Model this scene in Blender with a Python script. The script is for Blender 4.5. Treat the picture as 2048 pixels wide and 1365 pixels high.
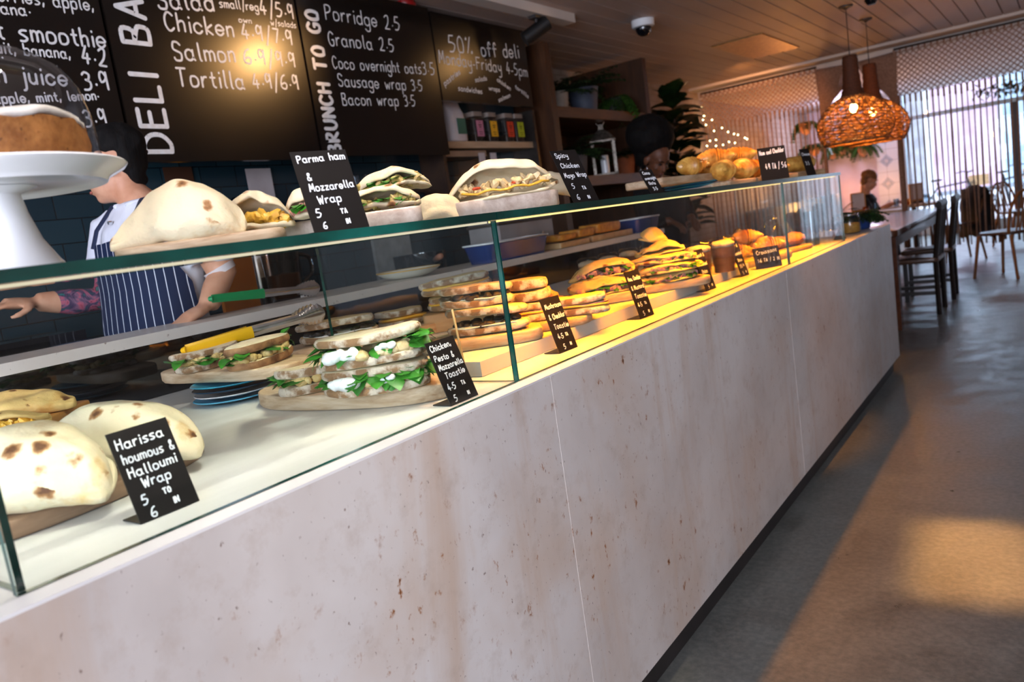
import bpy, bmesh, math, random
from math import sin, cos, pi, radians, sqrt
from mathutils import Vector, Matrix, noise, Euler

SC = bpy.context.scene
COL = SC.collection
for o in list(bpy.data.objects):
    bpy.data.objects.remove(o)
rnd = random.Random(7)

# ------------------------------------------------------------------ camera
RC = ((0.8110243154, 0.5669447744, -0.1442677463),
      (-0.0343286956, -0.2000600214, -0.9791820712),
      (-0.5840043668, 0.7990929925, -0.1427910673))      # world -> camera (right, down, forward)
FPX = 1560.0
CAM = Vector((0.87, 0.0, 1.2))
cd = bpy.data.cameras.new('camera')
cd.sensor_width = 36.0
cd.lens = FPX / 2048 * 36.0
cd.clip_start = 0.02
cd.clip_end = 200
cd.dof.use_dof = True
cd.dof.focus_distance = 1.65
cd.dof.aperture_fstop = 4.6
cam = bpy.data.objects.new('camera', cd)
COL.objects.link(cam)
m3 = Matrix((RC[0], tuple(-a for a in RC[1]), tuple(-a for a in RC[2]))).transposed()
cam.matrix_world = Matrix.Translation(CAM) @ m3.to_4x4()
SC.camera = cam

def ray(u, v):
    a, b = (u - 1024) / FPX, (v - 682.5) / FPX
    return Vector([RC[0][i] * a + RC[1][i] * b + RC[2][i] for i in range(3)])
def onx(u, v, x):
    d = ray(u, v); return CAM + d * ((x - CAM.x) / d.x)
def ony(u, v, y):
    d = ray(u, v); return CAM + d * ((y - CAM.y) / d.y)
def onz(u, v, z):
    d = ray(u, v); return CAM + d * ((z - CAM.z) / d.z)

# ------------------------------------------------------------------ colour management, world
SC.view_settings.view_transform = 'Standard'
SC.view_settings.look = 'None'
SC.view_settings.gamma = 1.0
SC.view_settings.use_curve_mapping = False
SC.view_settings.exposure = 0.16
SC.cycles.use_denoising = True
SC.cycles.max_bounces = 7
SC.cycles.diffuse_bounces = 3
SC.cycles.glossy_bounces = 4
SC.cycles.transparent_max_bounces = 24
SC.cycles.transmission_bounces = 6
SC.cycles.sample_clamp_indirect = 4.0
SC.cycles.caustics_reflective = False
SC.cycles.caustics_refractive = False

def S(h):
    h = h.lstrip('#')
    c = [int(h[i:i + 2], 16) / 255 for i in (0, 2, 4)]
    return tuple((x / 12.92 if x <= .04045 else ((x + .055) / 1.055) ** 2.4) for x in c) + (1.0,)

w = bpy.data.worlds.new('sky'); SC.world = w; w.use_nodes = True
nt = w.node_tree; nt.nodes.clear()
bg = nt.nodes.new('ShaderNodeBackground'); wo = nt.nodes.new('ShaderNodeOutputWorld')
bg.inputs['Color'].default_value = S('#c6dcf5'); bg.inputs['Strength'].default_value = .8
nt.links.new(bg.outputs[0], wo.inputs[0])

def light(name, kind, loc, energy, color, size=None, size_y=None, look=None, spot=None, blend=.5, shape=None, spread=None):
    L = bpy.data.lights.new(name, kind)
    L.energy = energy; L.color = S(color)[:3]
    if kind == 'AREA':
        L.shape = 'RECTANGLE' if size_y else 'SQUARE'
        L.size = size
        if size_y: L.size_y = size_y
        if spread: L.spread = spread
    elif size is not None:
        L.shadow_soft_size = size
    if kind == 'SPOT':
        L.spot_size = spot; L.spot_blend = blend
    o = bpy.data.objects.new(name, L); COL.objects.link(o); o.location = loc
    if look is not None:
        o.rotation_euler = (Vector(look) - Vector(loc)).to_track_quat('-Z', 'Y').to_euler()
    return o

# daylight entering through the shop front behind the camera and through the far window
light('daylight_shopfront', 'AREA', (1.0, -2.82, 1.5), 300, '#e6ebff', 4.2, 2.2, look=(0.6, 2.5, 0.9))
light('daylight_far_window', 'AREA', (0.8, 16.6, 3.3), 700, '#c4e0ff', 5.0, 1.6, look=(0.2, 11, 0.0))
# ceiling spotlights over the counter and the menu boards
light('counter_spot', 'SPOT', (0.45, .75, 2.5), 58, '#fff7ee', .03, look=(-.42, .72, .95), spot=radians(40), blend=.6)
light('counter_spot', 'SPOT', (0.0, 1.30, 2.5), 85, '#ffe6c8', .03, look=(-.26, 1.28, 1.25), spot=radians(36), blend=.5)
light('counter_spot', 'SPOT', (0.12, 3.0, 2.5), 150, '#ffa23e', .03, look=(-.27, 3.35, 1.27), spot=radians(38), blend=.5)
light('menu_spot', 'SPOT', (-1.2, 3.34, 2.47), 50, '#ffc27a', .04, look=(-2.2, 2.54, 2.14), spot=radians(40), blend=.9)
light('menu_spot', 'SPOT', (-1.25, 5.25, 2.56), 6, '#ffc27a', .04, look=(-2.2, 4.24, 2.22), spot=radians(34), blend=.9)

# ------------------------------------------------------------------ material helpers
MATS = {}
def nodes(name):
    m = bpy.data.materials.new(name); m.use_nodes = True
    t = m.node_tree; t.nodes.clear()
    out = t.nodes.new('ShaderNodeOutputMaterial')
    return m, t, out
def N(t, k, **kw):
    n = t.nodes.new(k)
    for a, b in kw.items():
        if a in n.inputs: n.inputs[a].default_value = b
        else: setattr(n, a, b)
    return n
def L(t, a, b): t.links.new(a, b)
def ramp(t, fac, stops):
    r = t.nodes.new('ShaderNodeValToRGB')
    e = r.color_ramp.elements
    while len(e) < len(stops): e.new(.5)
    for i, (p, c) in enumerate(stops):
        e[i].position = p; e[i].color = S(c) if isinstance(c, str) else c
    L(t, fac, r.inputs[0]); return r.outputs[0]
def mixc(t, fac, a, b, mode='MIX'):
    n = t.nodes.new('ShaderNodeMix'); n.data_type = 'RGBA'; n.blend_type = mode
    for i, v in ((0, fac), (6, a), (7, b)):
        if hasattr(v, 'links') or hasattr(v, 'is_linked'): L(t, v, n.inputs[i])
        elif isinstance(v, str): n.inputs[i].default_value = S(v)
        else: n.inputs[i].default_value = v
    return n.outputs[2]
def coords(t, scale=(1, 1, 1), kind='Object'):
    tc = t.nodes.new('ShaderNodeTexCoord'); mp = t.nodes.new('ShaderNodeMapping')
    mp.inputs['Scale'].default_value = scale
    L(t, tc.outputs[kind], mp.inputs[0]); return mp.outputs[0]
def noi(t, vec, scale, detail=4, rough=.55, dist=0):
    n = N(t, 'ShaderNodeTexNoise', Scale=scale, Detail=detail, Roughness=rough, Distortion=dist)
    L(t, vec, n.inputs['Vector']); return n.outputs['Fac']
def bump(t, h, strength=.3, dist=.01):
    b = N(t, 'ShaderNodeBump', Strength=strength, Distance=dist); L(t, h, b.inputs['Height']); return b.outputs[0]
def bsdf(t, out, color, rough=.5, metal=0, spec=.5, normal=None, sss=0, coat=0, alpha=None):
    p = N(t, 'ShaderNodeBsdfPrincipled', Roughness=rough if not hasattr(rough, 'links') else .5, Metallic=metal)
    if hasattr(rough, 'links'): L(t, rough, p.inputs['Roughness'])
    if isinstance(color, str): p.inputs['Base Color'].default_value = S(color)
    elif hasattr(color, 'links'): L(t, color, p.inputs['Base Color'])
    else: p.inputs['Base Color'].default_value = color
    p.inputs['Specular IOR Level'].default_value = spec
    if sss:
        p.inputs['Subsurface Weight'].default_value = sss
        p.inputs['Subsurface Radius'].default_value = (.01, .005, .003); p.inputs['Subsurface Scale'].default_value = .5
    if coat: p.inputs['Coat Weight'].default_value = coat; p.inputs['Coat Roughness'].default_value = .08
    if normal is not None: L(t, normal, p.inputs['Normal'])
    L(t, p.outputs[0], out.inputs[0]); return p
def mat(name, c1, c2=None, scale=12, rough=.5, metal=0, stretch=(1, 1, 1), bmp=0, spec=.5, lo=.35, hi=.65, sss=0, coat=0, bscale=None, detail=4):
    """plain procedural material: two tones mixed by noise in object space"""
    if name in MATS: return MATS[name]
    m, t, out = nodes(name)
    v = coords(t, stretch)
    f = noi(t, v, scale, detail)
    col = ramp(t, f, [(lo, c1), (hi, c2 or c1)])
    nrm = None
    if bmp: nrm = bump(t, noi(t, v, bscale or scale * 3, 3), bmp, .005)
    bsdf(t, out, col, rough, metal, spec, nrm, sss, coat)
    MATS[name] = m; return m
def emit(name, c, strength):
    if name in MATS: return MATS[name]
    m, t, out = nodes(name)
    e = N(t, 'ShaderNodeEmission', Color=S(c), Strength=strength); L(t, e.outputs[0], out.inputs[0])
    MATS[name] = m; return m
def glass(name, tint='#f2fbf8', refl=1.0, ior=1.45, rough=.0):
    if name in MATS: return MATS[name]
    m, t, out = nodes(name)
    tr = N(t, 'ShaderNodeBsdfTransparent', Color=S(tint))
    gl = N(t, 'ShaderNodeBsdfGlossy', Roughness=rough)
    lw = N(t, 'ShaderNodeLayerWeight', Blend=.5)
    pw = N(t, 'ShaderNodeMath', operation='POWER'); pw.inputs[1].default_value = 4.0; L(t, lw.outputs['Facing'], pw.inputs[0])
    mu = N(t, 'ShaderNodeMath', operation='MULTIPLY_ADD'); mu.inputs[1].default_value = .8 * min(1, refl); mu.inputs[2].default_value = .045 * refl
    L(t, pw.outputs[0], mu.inputs[0])
    mx = t.nodes.new('ShaderNodeMixShader'); L(t, mu.outputs[0], mx.inputs[0]); L(t, tr.outputs[0], mx.inputs[1]); L(t, gl.outputs[0], mx.inputs[2])
    L(t, mx.outputs[0], out.inputs[0]); MATS[name] = m; return m
def wood(name, c1, c2, c3, scale=6, stretch=(1, .12, 1), rough=.5, spec=.4, coat=0):
    if name in MATS: return MATS[name]
    m, t, out = nodes(name)
    v = coords(t, stretch)
    f = noi(t, v, scale, 6, .6, 1.2); g = noi(t, v, scale * 7, 3, .6, .4)
    col = mixc(t, .35, ramp(t, f, [(.3, c1), (.52, c2), (.7, c3)]), ramp(t, g, [(.3, c1), (.7, c3)]))
    bsdf(t, out, col, rough, 0, spec, bump(t, g, .15, .003), 0, coat)
    MATS[name] = m; return m

# ------------------------------------------------------------------ mesh helpers
class MB:
    """collects shapes and links them as ONE mesh object"""
    def __init__(s): s.v = []; s.f = []; s.m = []
    def add(s, vs, fs, m=0):
        b = len(s.v); s.v += [tuple(q) for q in vs]
        s.f += [tuple(i + b for i in f) for f in fs]; s.m += [m] * len(fs); return s
    def box(s, c, d, m=0, rz=0, M=None, taper=1):
        x, y, z = d[0] / 2, d[1] / 2, d[2] / 2
        vs = [Vector((a * x * (taper if k > 0 else 1), b * y * (taper if k > 0 else 1), k * z)) for k in (-1, 1) for a, b in ((-1, -1), (1, -1), (1, 1), (-1, 1))]
        T = Matrix.Translation(c) @ (M.to_4x4() if M is not None else Matrix.Rotation(rz, 4, 'Z'))
        return s.add([T @ v for v in vs], [(3, 2, 1, 0), (4, 5, 6, 7), (0, 1, 5, 4), (1, 2, 6, 5), (2, 3, 7, 6), (3, 0, 4, 7)], m)
    def b2(s, a, b, m=0):
        return s.box([(a[i] + b[i]) / 2 for i in range(3)], [abs(b[i] - a[i]) for i in range(3)], m)
    def loft(s, rings, m=0, caps=True, closed=True):
        n = len(rings[0]); b = len(s.v)
        for r in rings: s.v += [tuple(q) for q in r]
        for i in range(len(rings) - 1):
            for j in range(n if closed else n - 1):
                k = (j + 1) % n
                s.f.append((b + i * n + j, b + i * n + k, b + (i + 1) * n + k, b + (i + 1) * n + j)); s.m.append(m)
        if caps and closed:
            s.f.append(tuple(b + j for j in reversed(range(n)))); s.m.append(m)
            e = b + (len(rings) - 1) * n
            s.f.append(tuple(e + j for j in range(n))); s.m.append(m)
        return s
    def lathe(s, prof, c=(0, 0, 0), n=32, m=0, caps=True, sx=1, sy=1):
        return s.loft([[(c[0] + r * sx * cos(2 * pi * j / n), c[1] + r * sy * sin(2 * pi * j / n), c[2] + z) for j in range(n)] for r, z in prof], m, caps)
    def cyl(s, a, b, r, n=12, m=0, r2=None):
        return s.tube([a, b], [r, r if r2 is None else r2], n, m)
    def tube(s, pts, r, n=8, m=0, caps=True, flat=1, up=None):
        pts = [Vector(p) for p in pts]; k = len(pts)
        if not isinstance(r, (list, tuple)): r = [r] * k
        rings = []; prev = None
        for i, p in enumerate(pts):
            d = (pts[min(i + 1, k - 1)] - pts[max(i - 1, 0)])
            if d.length < 1e-9: d = Vector((0, 0, 1))
            d.normalize()
            if prev is None:
                a = Vector(up) if up else (Vector((0, 0, 1)) if abs(d.z) < .9 else Vector((1, 0, 0)))
                x = d.cross(a).normalized()
            else:
                x = (prev - d * prev.dot(d)).normalized()
            prev = x; y = d.cross(x)
            rings.append([p + x * (r[i] * cos(2 * pi * j / n)) + y * (r[i] * flat * sin(2 * pi * j / n)) for j in range(n)])
        return s.loft(rings, m, caps)
    def ball(s, c, r, n=12, m=0, sc=(1, 1, 1), M=None, k=None):
        k = k or max(4, n * 2 // 3)
        rings = []
        for i in range(k + 1):
            th = pi * i / k; rr = max(sin(th), .02)
            rings.append([Vector((r * sc[0] * rr * cos(2 * pi * j / n), r * sc[1] * rr * sin(2 * pi * j / n), -r * sc[2] * cos(th))) for j in range(n)])
        T = Matrix.Translation(c) @ (M.to_4x4() if M is not None else Matrix.Identity(4))
        return s.loft([[T @ q for q in g] for g in rings], m)
    def slab(s, outline, z0, z1, bev=.004, m=0, T=None):
        """rounded-edge slab over a 2D outline"""
        n = len(outline)
        cx = sum(p[0] for p in outline) / n; cy = sum(p[1] for p in outline) / n
        def ring(z, inset):
            o = []
            for x, y in outline:
                d = sqrt((x - cx) ** 2 + (y - cy) ** 2) or 1; k = max(0, 1 - inset / d)
                o.append((cx + (x - cx) * k, cy + (y - cy) * k, z))
            return o
        rs = [ring(z0, bev), ring(z0 + bev, 0), ring(z1 - bev, 0), ring(z1 - bev * .3, bev * .3), ring(z1, bev)]
        if T is not None: rs = [[T @ Vector(q) for q in r] for r in rs]
        return s.loft(rs, m)
    def leaf(s, base, d, up, ln, wd, m=0, bend=.3, k=4, fold=.15):
        d = Vector(d).normalized(); up = Vector(up); sd = d.cross(up)
        if sd.length < 1e-4: sd = d.cross(Vector((1, .3, 0)))
        sd.normalize(); up = sd.cross(d).normalized()
        vs = []; base = Vector(base)
        for i in range(k + 1):
            t = i / k; wv = wd * .5 * (sin(pi * min(1, t * .97 + .02)) ** .8)
            c = base + d * (ln * t) - up * (bend * ln * t * t)
            vs += [c - sd * wv + up * (fold * wv), c, c + sd * wv + up * (fold * wv)]
        fs = []
        for i in range(k):
            a = i * 3
            fs += [(a, a + 1, a + 4, a + 3), (a + 1, a + 2, a + 5, a + 4)]
        return s.add(vs, fs, m)
    def xf(s, T, start=0):
        s.v[start:] = [tuple(T @ Vector(q)) for q in s.v[start:]]; return s
    def jit(s, amp, freq, seed=0, start=0, only=None):
        o = Vector((seed * 7.3, seed * 3.1, seed * 1.7)); nv = []
        for q in s.v[start:]:
            p = Vector(q); d = noise.noise_vector(p * freq + o)
            nv.append(tuple(p + d * amp))
        s.v[start:] = nv; return s
    def build(s, name, mats, parent=None, loc=(0, 0, 0), rot=(0, 0, 0), smooth=40, sub=0):
        me = bpy.data.meshes.new(name)
        me.from_pydata(s.v, [], s.f)
        if not isinstance(mats, (list, tuple)): mats = [mats]
        for m in mats: me.materials.append(m)
        if len(mats) > 1: me.polygons.foreach_set('material_index', s.m)
        bm = bmesh.new(); bm.from_mesh(me); bmesh.ops.recalc_face_normals(bm, faces=bm.faces); bm.to_mesh(me); bm.free()
        if smooth:
            me.polygons.foreach_set('use_smooth', [True] * len(me.polygons))
            if smooth < 180: me.set_sharp_from_angle(angle=radians(smooth))
        me.update()
        o = bpy.data.objects.new(name, me); COL.objects.link(o)
        o.location = loc; o.rotation_euler = rot
        if parent is not None: o.parent = parent
        if sub:
            md = o.modifiers.new('subd', 'SUBSURF'); md.levels = sub; md.render_levels = sub
        return o

def tag(o, label, cat, group=None, kind=None):
    if label: o['label'] = label
    if cat: o['category'] = cat
    if group: o['group'] = group
    if kind: o['kind'] = kind
    return o
def thing(name, label, cat, loc=(0, 0, 0), rz=0, group=None, rot=None):
    o = bpy.data.objects.new(name, None); COL.objects.link(o)
    o.empty_display_size = .05
    o.location = loc; o.rotation_euler = rot or (0, 0, rz)
    return tag(o, label, cat, group)
def struct(o):
    o['kind'] = 'structure'; return o
def dup(o, loc=None, rz=None, label=None, group=None, parent=None, rot=None, scale=None):
    """copies a thing, its parts and their sub-parts"""
    c = o.copy(); COL.objects.link(c)
    if parent is not None: c.parent = parent
    if loc is not None: c.location = loc
    if rz is not None: c.rotation_euler = (0, 0, rz)
    if rot is not None: c.rotation_euler = rot
    if scale is not None: c.scale = (scale,) * 3 if not isinstance(scale, tuple) else scale
    if label: c['label'] = label
    if group: c['group'] = group
    for ch in list(o.children): dup(ch, parent=c)
    return c
def bake(o):
    """applies the modifiers of a mesh object"""
    bpy.context.view_layer.update()
    dg = bpy.context.evaluated_depsgraph_get()
    me = bpy.data.meshes.new_from_object(o.evaluated_get(dg), depsgraph=dg)
    o.modifiers.clear(); old = o.data; o.data = me; me.name = o.name
    bpy.data.meshes.remove(old); return o
def fuse(o, voxel=.006, smooth=6, sub=0):
    """welds overlapping shapes of one mesh into a single continuous surface"""
    r = o.modifiers.new('r', 'REMESH'); r.mode = 'VOXEL'; r.voxel_size = voxel; r.use_smooth_shade = True
    if smooth:
        s = o.modifiers.new('s', 'SMOOTH'); s.iterations = smooth; s.factor = .5
    return bake(o)
def sub_curve(pts, k=6):
    """Catmull-Rom through points"""
    P = [Vector(p) for p in pts]; out = []
    for i in range(len(P) - 1):
        a = P[max(i - 1, 0)]; b = P[i]; c = P[i + 1]; d = P[min(i + 2, len(P) - 1)]
        for j in range(k):
            t = j / k
            out.append(.5 * (2 * b + (c - a) * t + (2 * a - 5 * b + 4 * c - d) * t * t + (3 * b - a - 3 * c + d) * t ** 3))
    out.append(P[-1]); return out
def rrect(w, d, r, k=4):
    o = []
    for cx, cy, a0 in ((w / 2 - r, d / 2 - r, 0), (-w / 2 + r, d / 2 - r, 90), (-w / 2 + r, -d / 2 + r, 180), (w / 2 - r, -d / 2 + r, 270)):
        for j in range(k + 1):
            a = radians(a0 + 90 * j / k); o.append((cx + r * cos(a), cy + r * sin(a)))
    return o

# ------------------------------------------------------------------ hand lettering (single-stroke glyphs)
G = {}
def _g(s):
    for part in s.split('|'):
        ch, body = part[0], part[2:]
        G[ch] = [st.split() for st in body.split(',')]
# x in 0..9 (half-units), height letters a=-3 .. d=base .. h=x-height .. k=cap ; '!' = angular stroke
_g("a=6g 4h 2h 0g 0e 2d 4d 6e,6h 6e 7d|b=0k 0d,0g 2h 5h 6g 6e 5d 2d 0e|c=6g 4h 2h 0g 0e 2d 4d 6e|d=6g 4h 2h 0g 0e 2d 4d 6e,6k 6d|e=0f 6f 6g 4h 2h 0g 0e 2d 4d 6e|f=5j 4k 2j 2d,0h 5h|g=6g 4h 2h 0g 0e 2d 4d 6e,6h 6b 4a 2a 0b|h=0k 0d,0g 2h 4h 5g 5d|i=1h 1d,1j 1j|j=3h 3b 1a,3j 3j|k=0k 0d,! 5h 0f 5d|l=1k 1e 2d|m=0h 0d,0g 2h 4g 4d,4g 6h 8g 8d|n=0h 0d,0g 2h 4h 5g 5d|o=3h 1h 0g 0e 1d 4d 6e 6g 4h 3h|p=0h 0a,0g 2h 5h 6g 6e 5d 2d 0e|q=6g 4h 2h 0g 0e 2d 4d 6e,6h 6a|r=0h 0d,0f 2h 4h|s=5h 2h 0g 3f 5e 3d 0d|t=2j 2e 4d,0h 4h|u=0h 0e 2d 3d 5e,5h 5d|v=! 0h 3d 6h|w=! 0h 2d 4g 6d 8h|x=! 0h 5d,! 5h 0d|y=0h 0f 2e 3e 5f,5h 5b 3a 0a|z=! 0h 5h 0d 5d")
_g("A=! 0d 3k 6d,1f 5f|B=0d 0k,0k 4k 5j 4h 0h,0h 5g 6f 5d 0d|C=6j 4k 2k 0i 0f 2d 4d 6e|D=0k 0d,0k 3k 6i 6f 3d 0d|E=! 6k 0k 0d 6d,0h 5h|F=! 6k 0k 0d,0h 5h|G=6j 4k 2k 0i 0f 2d 5d 6e,! 6e 6g 4g|H=0k 0d,6k 6d,0h 6h|I=1k 1d|L=! 0k 0d 5d|M=! 0d 1k 4f 7k 8d|N=! 0d 0k 6d 6k|O=3k 1j 0h 0f 1d 3d 5d 6f 6h 5j 3k|P=0k 0d,0k 4k 6j 5h 0g|R=0k 0d,0k 4k 5j 4h 0g,! 1g 6d|S=6j 4k 1k 0i 1h 5g 6f 5d 1d 0e|T=0k 7k,3k 3d|U=0k 0f 2d 4d 6f 6k|W=! 0k 2d 4i 6d 8k|V=! 0k 3d 6k|Y=! 0k 3h 6k,3h 3d")
_g("0=3k 1j 0h 0f 1d 3d 5d 6f 6h 5j 3k|1=! 0j 2k 2d|2=0j 2k 4k 5j 4g 0d,0d 6d|3=0j 2k 5j 4h 2h,2h 5g 5e 3d 0d|4=! 3k 0f 6f,4h 4d|5=! 5k 1k 0h,0h 3h 6g 5e 3d 0d|6=5k 2j 0g 0e 2d 5d 6f 4g 0f|7=! 0k 5k 2d|8=3h 1i 1k 5k 5i 3h 0f 1d 5d 6f 3h|9=5i 3k 1k 0i 1g 4h 5j,5k 5d|.=1f 1f|,=1e 0c|/=1b 5l|%=5k 1d,1k 1j 0j 1k,6e 5d 6d 6e|-=0f 3f|&=6d 1i 2k 4j 0f 1d 4d 6f|:=1g 1g,1e 1e|'=1k 1j|+=0f 4f,2h 2d|;=5k 1d")

def lettering(mb, text, org, ex, ey, h, wd, slant=0, sp=1.0, bold=0, jitter=.0, lift=.0008, m=0):
    """writes text as flat chalk-pen ribbons; ex/ey = unit directions, h = cap height"""
    ex = Vector(ex); ey = Vector(ey); nrm = ex.cross(ey).normalized(); org = Vector(org) + nrm * lift
    u = h / 7.0; x = 0.0; rr = random.Random(len(text) * 13 + int(h * 9999))
    for ch in text:
        if ch == ' ': x += 5 * u * sp; continue
        gl = G.get(ch) or G.get(ch.lower())
        if not gl: x += 4 * u; continue
        dy = rr.uniform(-jitter, jitter) * h; wmax = 0
        for st in gl:
            ang = st[0] == '!'; pt = st[1:] if ang else st
            P = []
            for q in pt:
                px = int(q[0]) * .62; py = ord(q[1]) - 100
                wmax = max(wmax, px); P.append(Vector((x + (px + slant * py) * u, py * u + dy, 0)))
            if not ang and len(P) > 2: P = sub_curve(P, 4)
            Q = [org + ex * p.x + ey * p.y for p in P]
            hw = wd / 2
            if len(Q) == 2 and (Q[1] - Q[0]).length < 1e-6: Q = Q[:1]
            for i in range(len(Q) - 1):
                lf = nrm * (.00002 * (i % 9)); d = (Q[i + 1] - Q[i])
                if d.length < 1e-7: continue
                d.normalize(); n = nrm.cross(d) * hw
                mb.add([Q[i] - n + lf, Q[i + 1] - n + lf, Q[i + 1] + n + lf, Q[i] + n + lf], [(0, 1, 2, 3)], m)
            for i, q in enumerate(Q):
                if 0 < i < len(Q) - 1 and i % 2 and not ang: continue
                k = 6 if wd < .012 else 8
                hh = hw * (1.25 if len(Q) == 1 else 1)
                mb.add([q + nrm * (.0002 + .00003 * (i % 12)) + ex * (hh * cos(2 * pi * j / k)) + ey * (hh * sin(2 * pi * j / k)) for j in range(k)], [tuple(range(k))], m)
        x += (wmax + 2.1 * sp) * u
    return x
# ================================================================== THE SETTING
CEIL = 2.6
XW = -3.0           # wall on the left beyond the counter
YC = 10.1           # line of the macrame curtains
YF = 15.5           # far shop window
ZC = 0.893          # counter top

def m_floor():
    m, t, out = nodes('polished_concrete')
    v = coords(t)
    a = noi(t, v, .9, 5, .6, .6); b = noi(t, v, 6, 6, .65, .3); c = noi(t, v, 55, 3, .6)
    col = mixc(t, .45, ramp(t, a, [(.3, '#454744'), (.5, '#616561'), (.7, '#7d8380')]), ramp(t, b, [(.3, '#3f413e'), (.7, '#838884')]))
    col = mixc(t, .25, col, ramp(t, c, [(.35, '#4a4640'), (.7, '#989287')]))
    bsdf(t, out, col, ramp(t, b, [(.3, (.26,) * 3 + (1,)), (.7, (.5,) * 3 + (1,))]), 0, .5, bump(t, b, .05, .004))
    return m
M_floor = m_floor()
struct(MB().b2((-3.1, -3.2, -.1), (3.5, YF + .1, 0)).build('floor', M_floor, smooth=0))
# pavement outside the far window
M_pave = mat('pavement', '#8f9299', '#a7abb2', 3, .8)
struct(MB().b2((-8, YF + .1, -.12), (9, 40, -.02)).build('trim_1', M_pave, smooth=0))

# ceiling of painted boards with open grooves
M_plank = mat('painted_plank', '#b3a198', '#c2b2a8', 3, .55, stretch=(1, .15, 1), spec=.35)
M_groove = mat('groove', '#2c2018', '#2c2018', 3, .9)
mb = MB()
x = -3.0
while x < 3.3:
    mb.b2((x + .005, -3.0, CEIL), (x + .143, YC - .25, CEIL + .02)); x += .148
mb.b2((-3.1, -3.2, CEIL + .02), (3.5, YF + .1, CEIL + .1), 1)
struct(mb.build('ceiling', [M_plank, M_groove], smooth=0))
M_white = mat('white_paint', '#cfc5bb', '#d8cfc6', 2, .6)
M_cream = mat('plaster', '#b5a79a', '#cbbfb2', 4, .8, bmp=.4, bscale=14)
struct(MB().b2((-3.0, YC - .25, CEIL - .03), (3.3, YC + .05, CEIL + .02)).build('trim_2', M_white, smooth=0))
struct(MB().b2((-3.0, YC + .06, CEIL - .12), (3.3, YF, CEIL + .01)).build('trim_3', M_white, smooth=0))

# walls
def m_brickpaint():
    m, t, out = nodes('painted_brick')
    v = coords(t, (1, 1, 1))
    tc = t.nodes.new('ShaderNodeSeparateXYZ'); L(t, v, tc.inputs[0])
    cb = t.nodes.new('ShaderNodeCombineXYZ'); L(t, tc.outputs[1], cb.inputs[0]); L(t, tc.outputs[2], cb.inputs[1])
    br = N(t, 'ShaderNodeTexBrick', Scale=1.0); br.inputs['Brick Width'].default_value = .22; br.inputs['Row Height'].default_value = .075; br.inputs['Mortar Size'].default_value = .006
    br.inputs['Color1'].default_value = S('#b9a797'); br.inputs['Color2'].default_value = S('#a89685'); br.inputs['Mortar'].default_value = S('#94846f')
    L(t, cb.outputs[0], br.inputs['Vector'])
    col = mixc(t, .35, br.outputs['Color'], ramp(t, noi(t, v, 5, 5), [(.3, '#8d7a68'), (.7, '#c8b8a8')]))
    bsdf(t, out, col, .8, 0, .3, bump(t, noi(t, v, 18, 4), .5, .01)); return m
struct(MB().b2((XW - .15, -3.2, 0), (XW, YF + .1, CEIL + .02)).build('wall_left', m_brickpaint(), smooth=0))
struct(MB().b2((3.3, -3.2, 0), (3.45, YF + .1, CEIL + .02)).build('wall_right', M_cream, smooth=0))
# shop front behind the camera: a wall with a wide glazed opening
mb = MB(); mb.b2((-3.0, -3.0, 0), (-1.3, -2.85, CEIL)); mb.b2((3.1, -3.0, 0), (3.3, -2.85, CEIL)); mb.b2((-1.3, -3.0, 0), (3.1, -2.85, .35)); mb.b2((-1.3, -3.0, 2.5), (3.1, -2.85, CEIL))
struct(mb.build('wall_front', M_cream, smooth=0))
M_frame = mat('dark_frame', '#3a3430', '#2e2926', 5, .45)

# tiled service wall behind the counter
def m_tile():
    m, t, out = nodes('teal_tile')
    v = coords(t); sp = t.nodes.new('ShaderNodeSeparateXYZ'); L(t, v, sp.inputs[0])
    cb = t.nodes.new('ShaderNodeCombineXYZ'); L(t, sp.outputs[1], cb.inputs[0]); L(t, sp.outputs[2], cb.inputs[1])
    br = N(t, 'ShaderNodeTexBrick', Scale=1.0); br.inputs['Brick Width'].default_value = .2; br.inputs['Row Height'].default_value = .1; br.inputs['Mortar Size'].default_value = .0025
    br.inputs['Color1'].default_value = S('#27404a'); br.inputs['Color2'].default_value = S('#1e333d'); br.inputs['Mortar'].default_value = S('#131c20')
    L(t, cb.outputs[0], br.inputs['Vector'])
    h = mixc(t, .3, br.outputs['Fac'], noi(t, v, 22, 3))
    b = N(t, 'ShaderNodeBump', Strength=.35, Distance=.004); b.invert = True; L(t, h, b.inputs['Height'])
    bsdf(t, out, br.outputs['Color'], .16, 0, .6, b.outputs[0]); return m
struct(MB().b2((-2.62, -3.0, 0), (-2.5, 5.06, CEIL)).build('wall_service', m_tile(), smooth=0))

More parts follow.
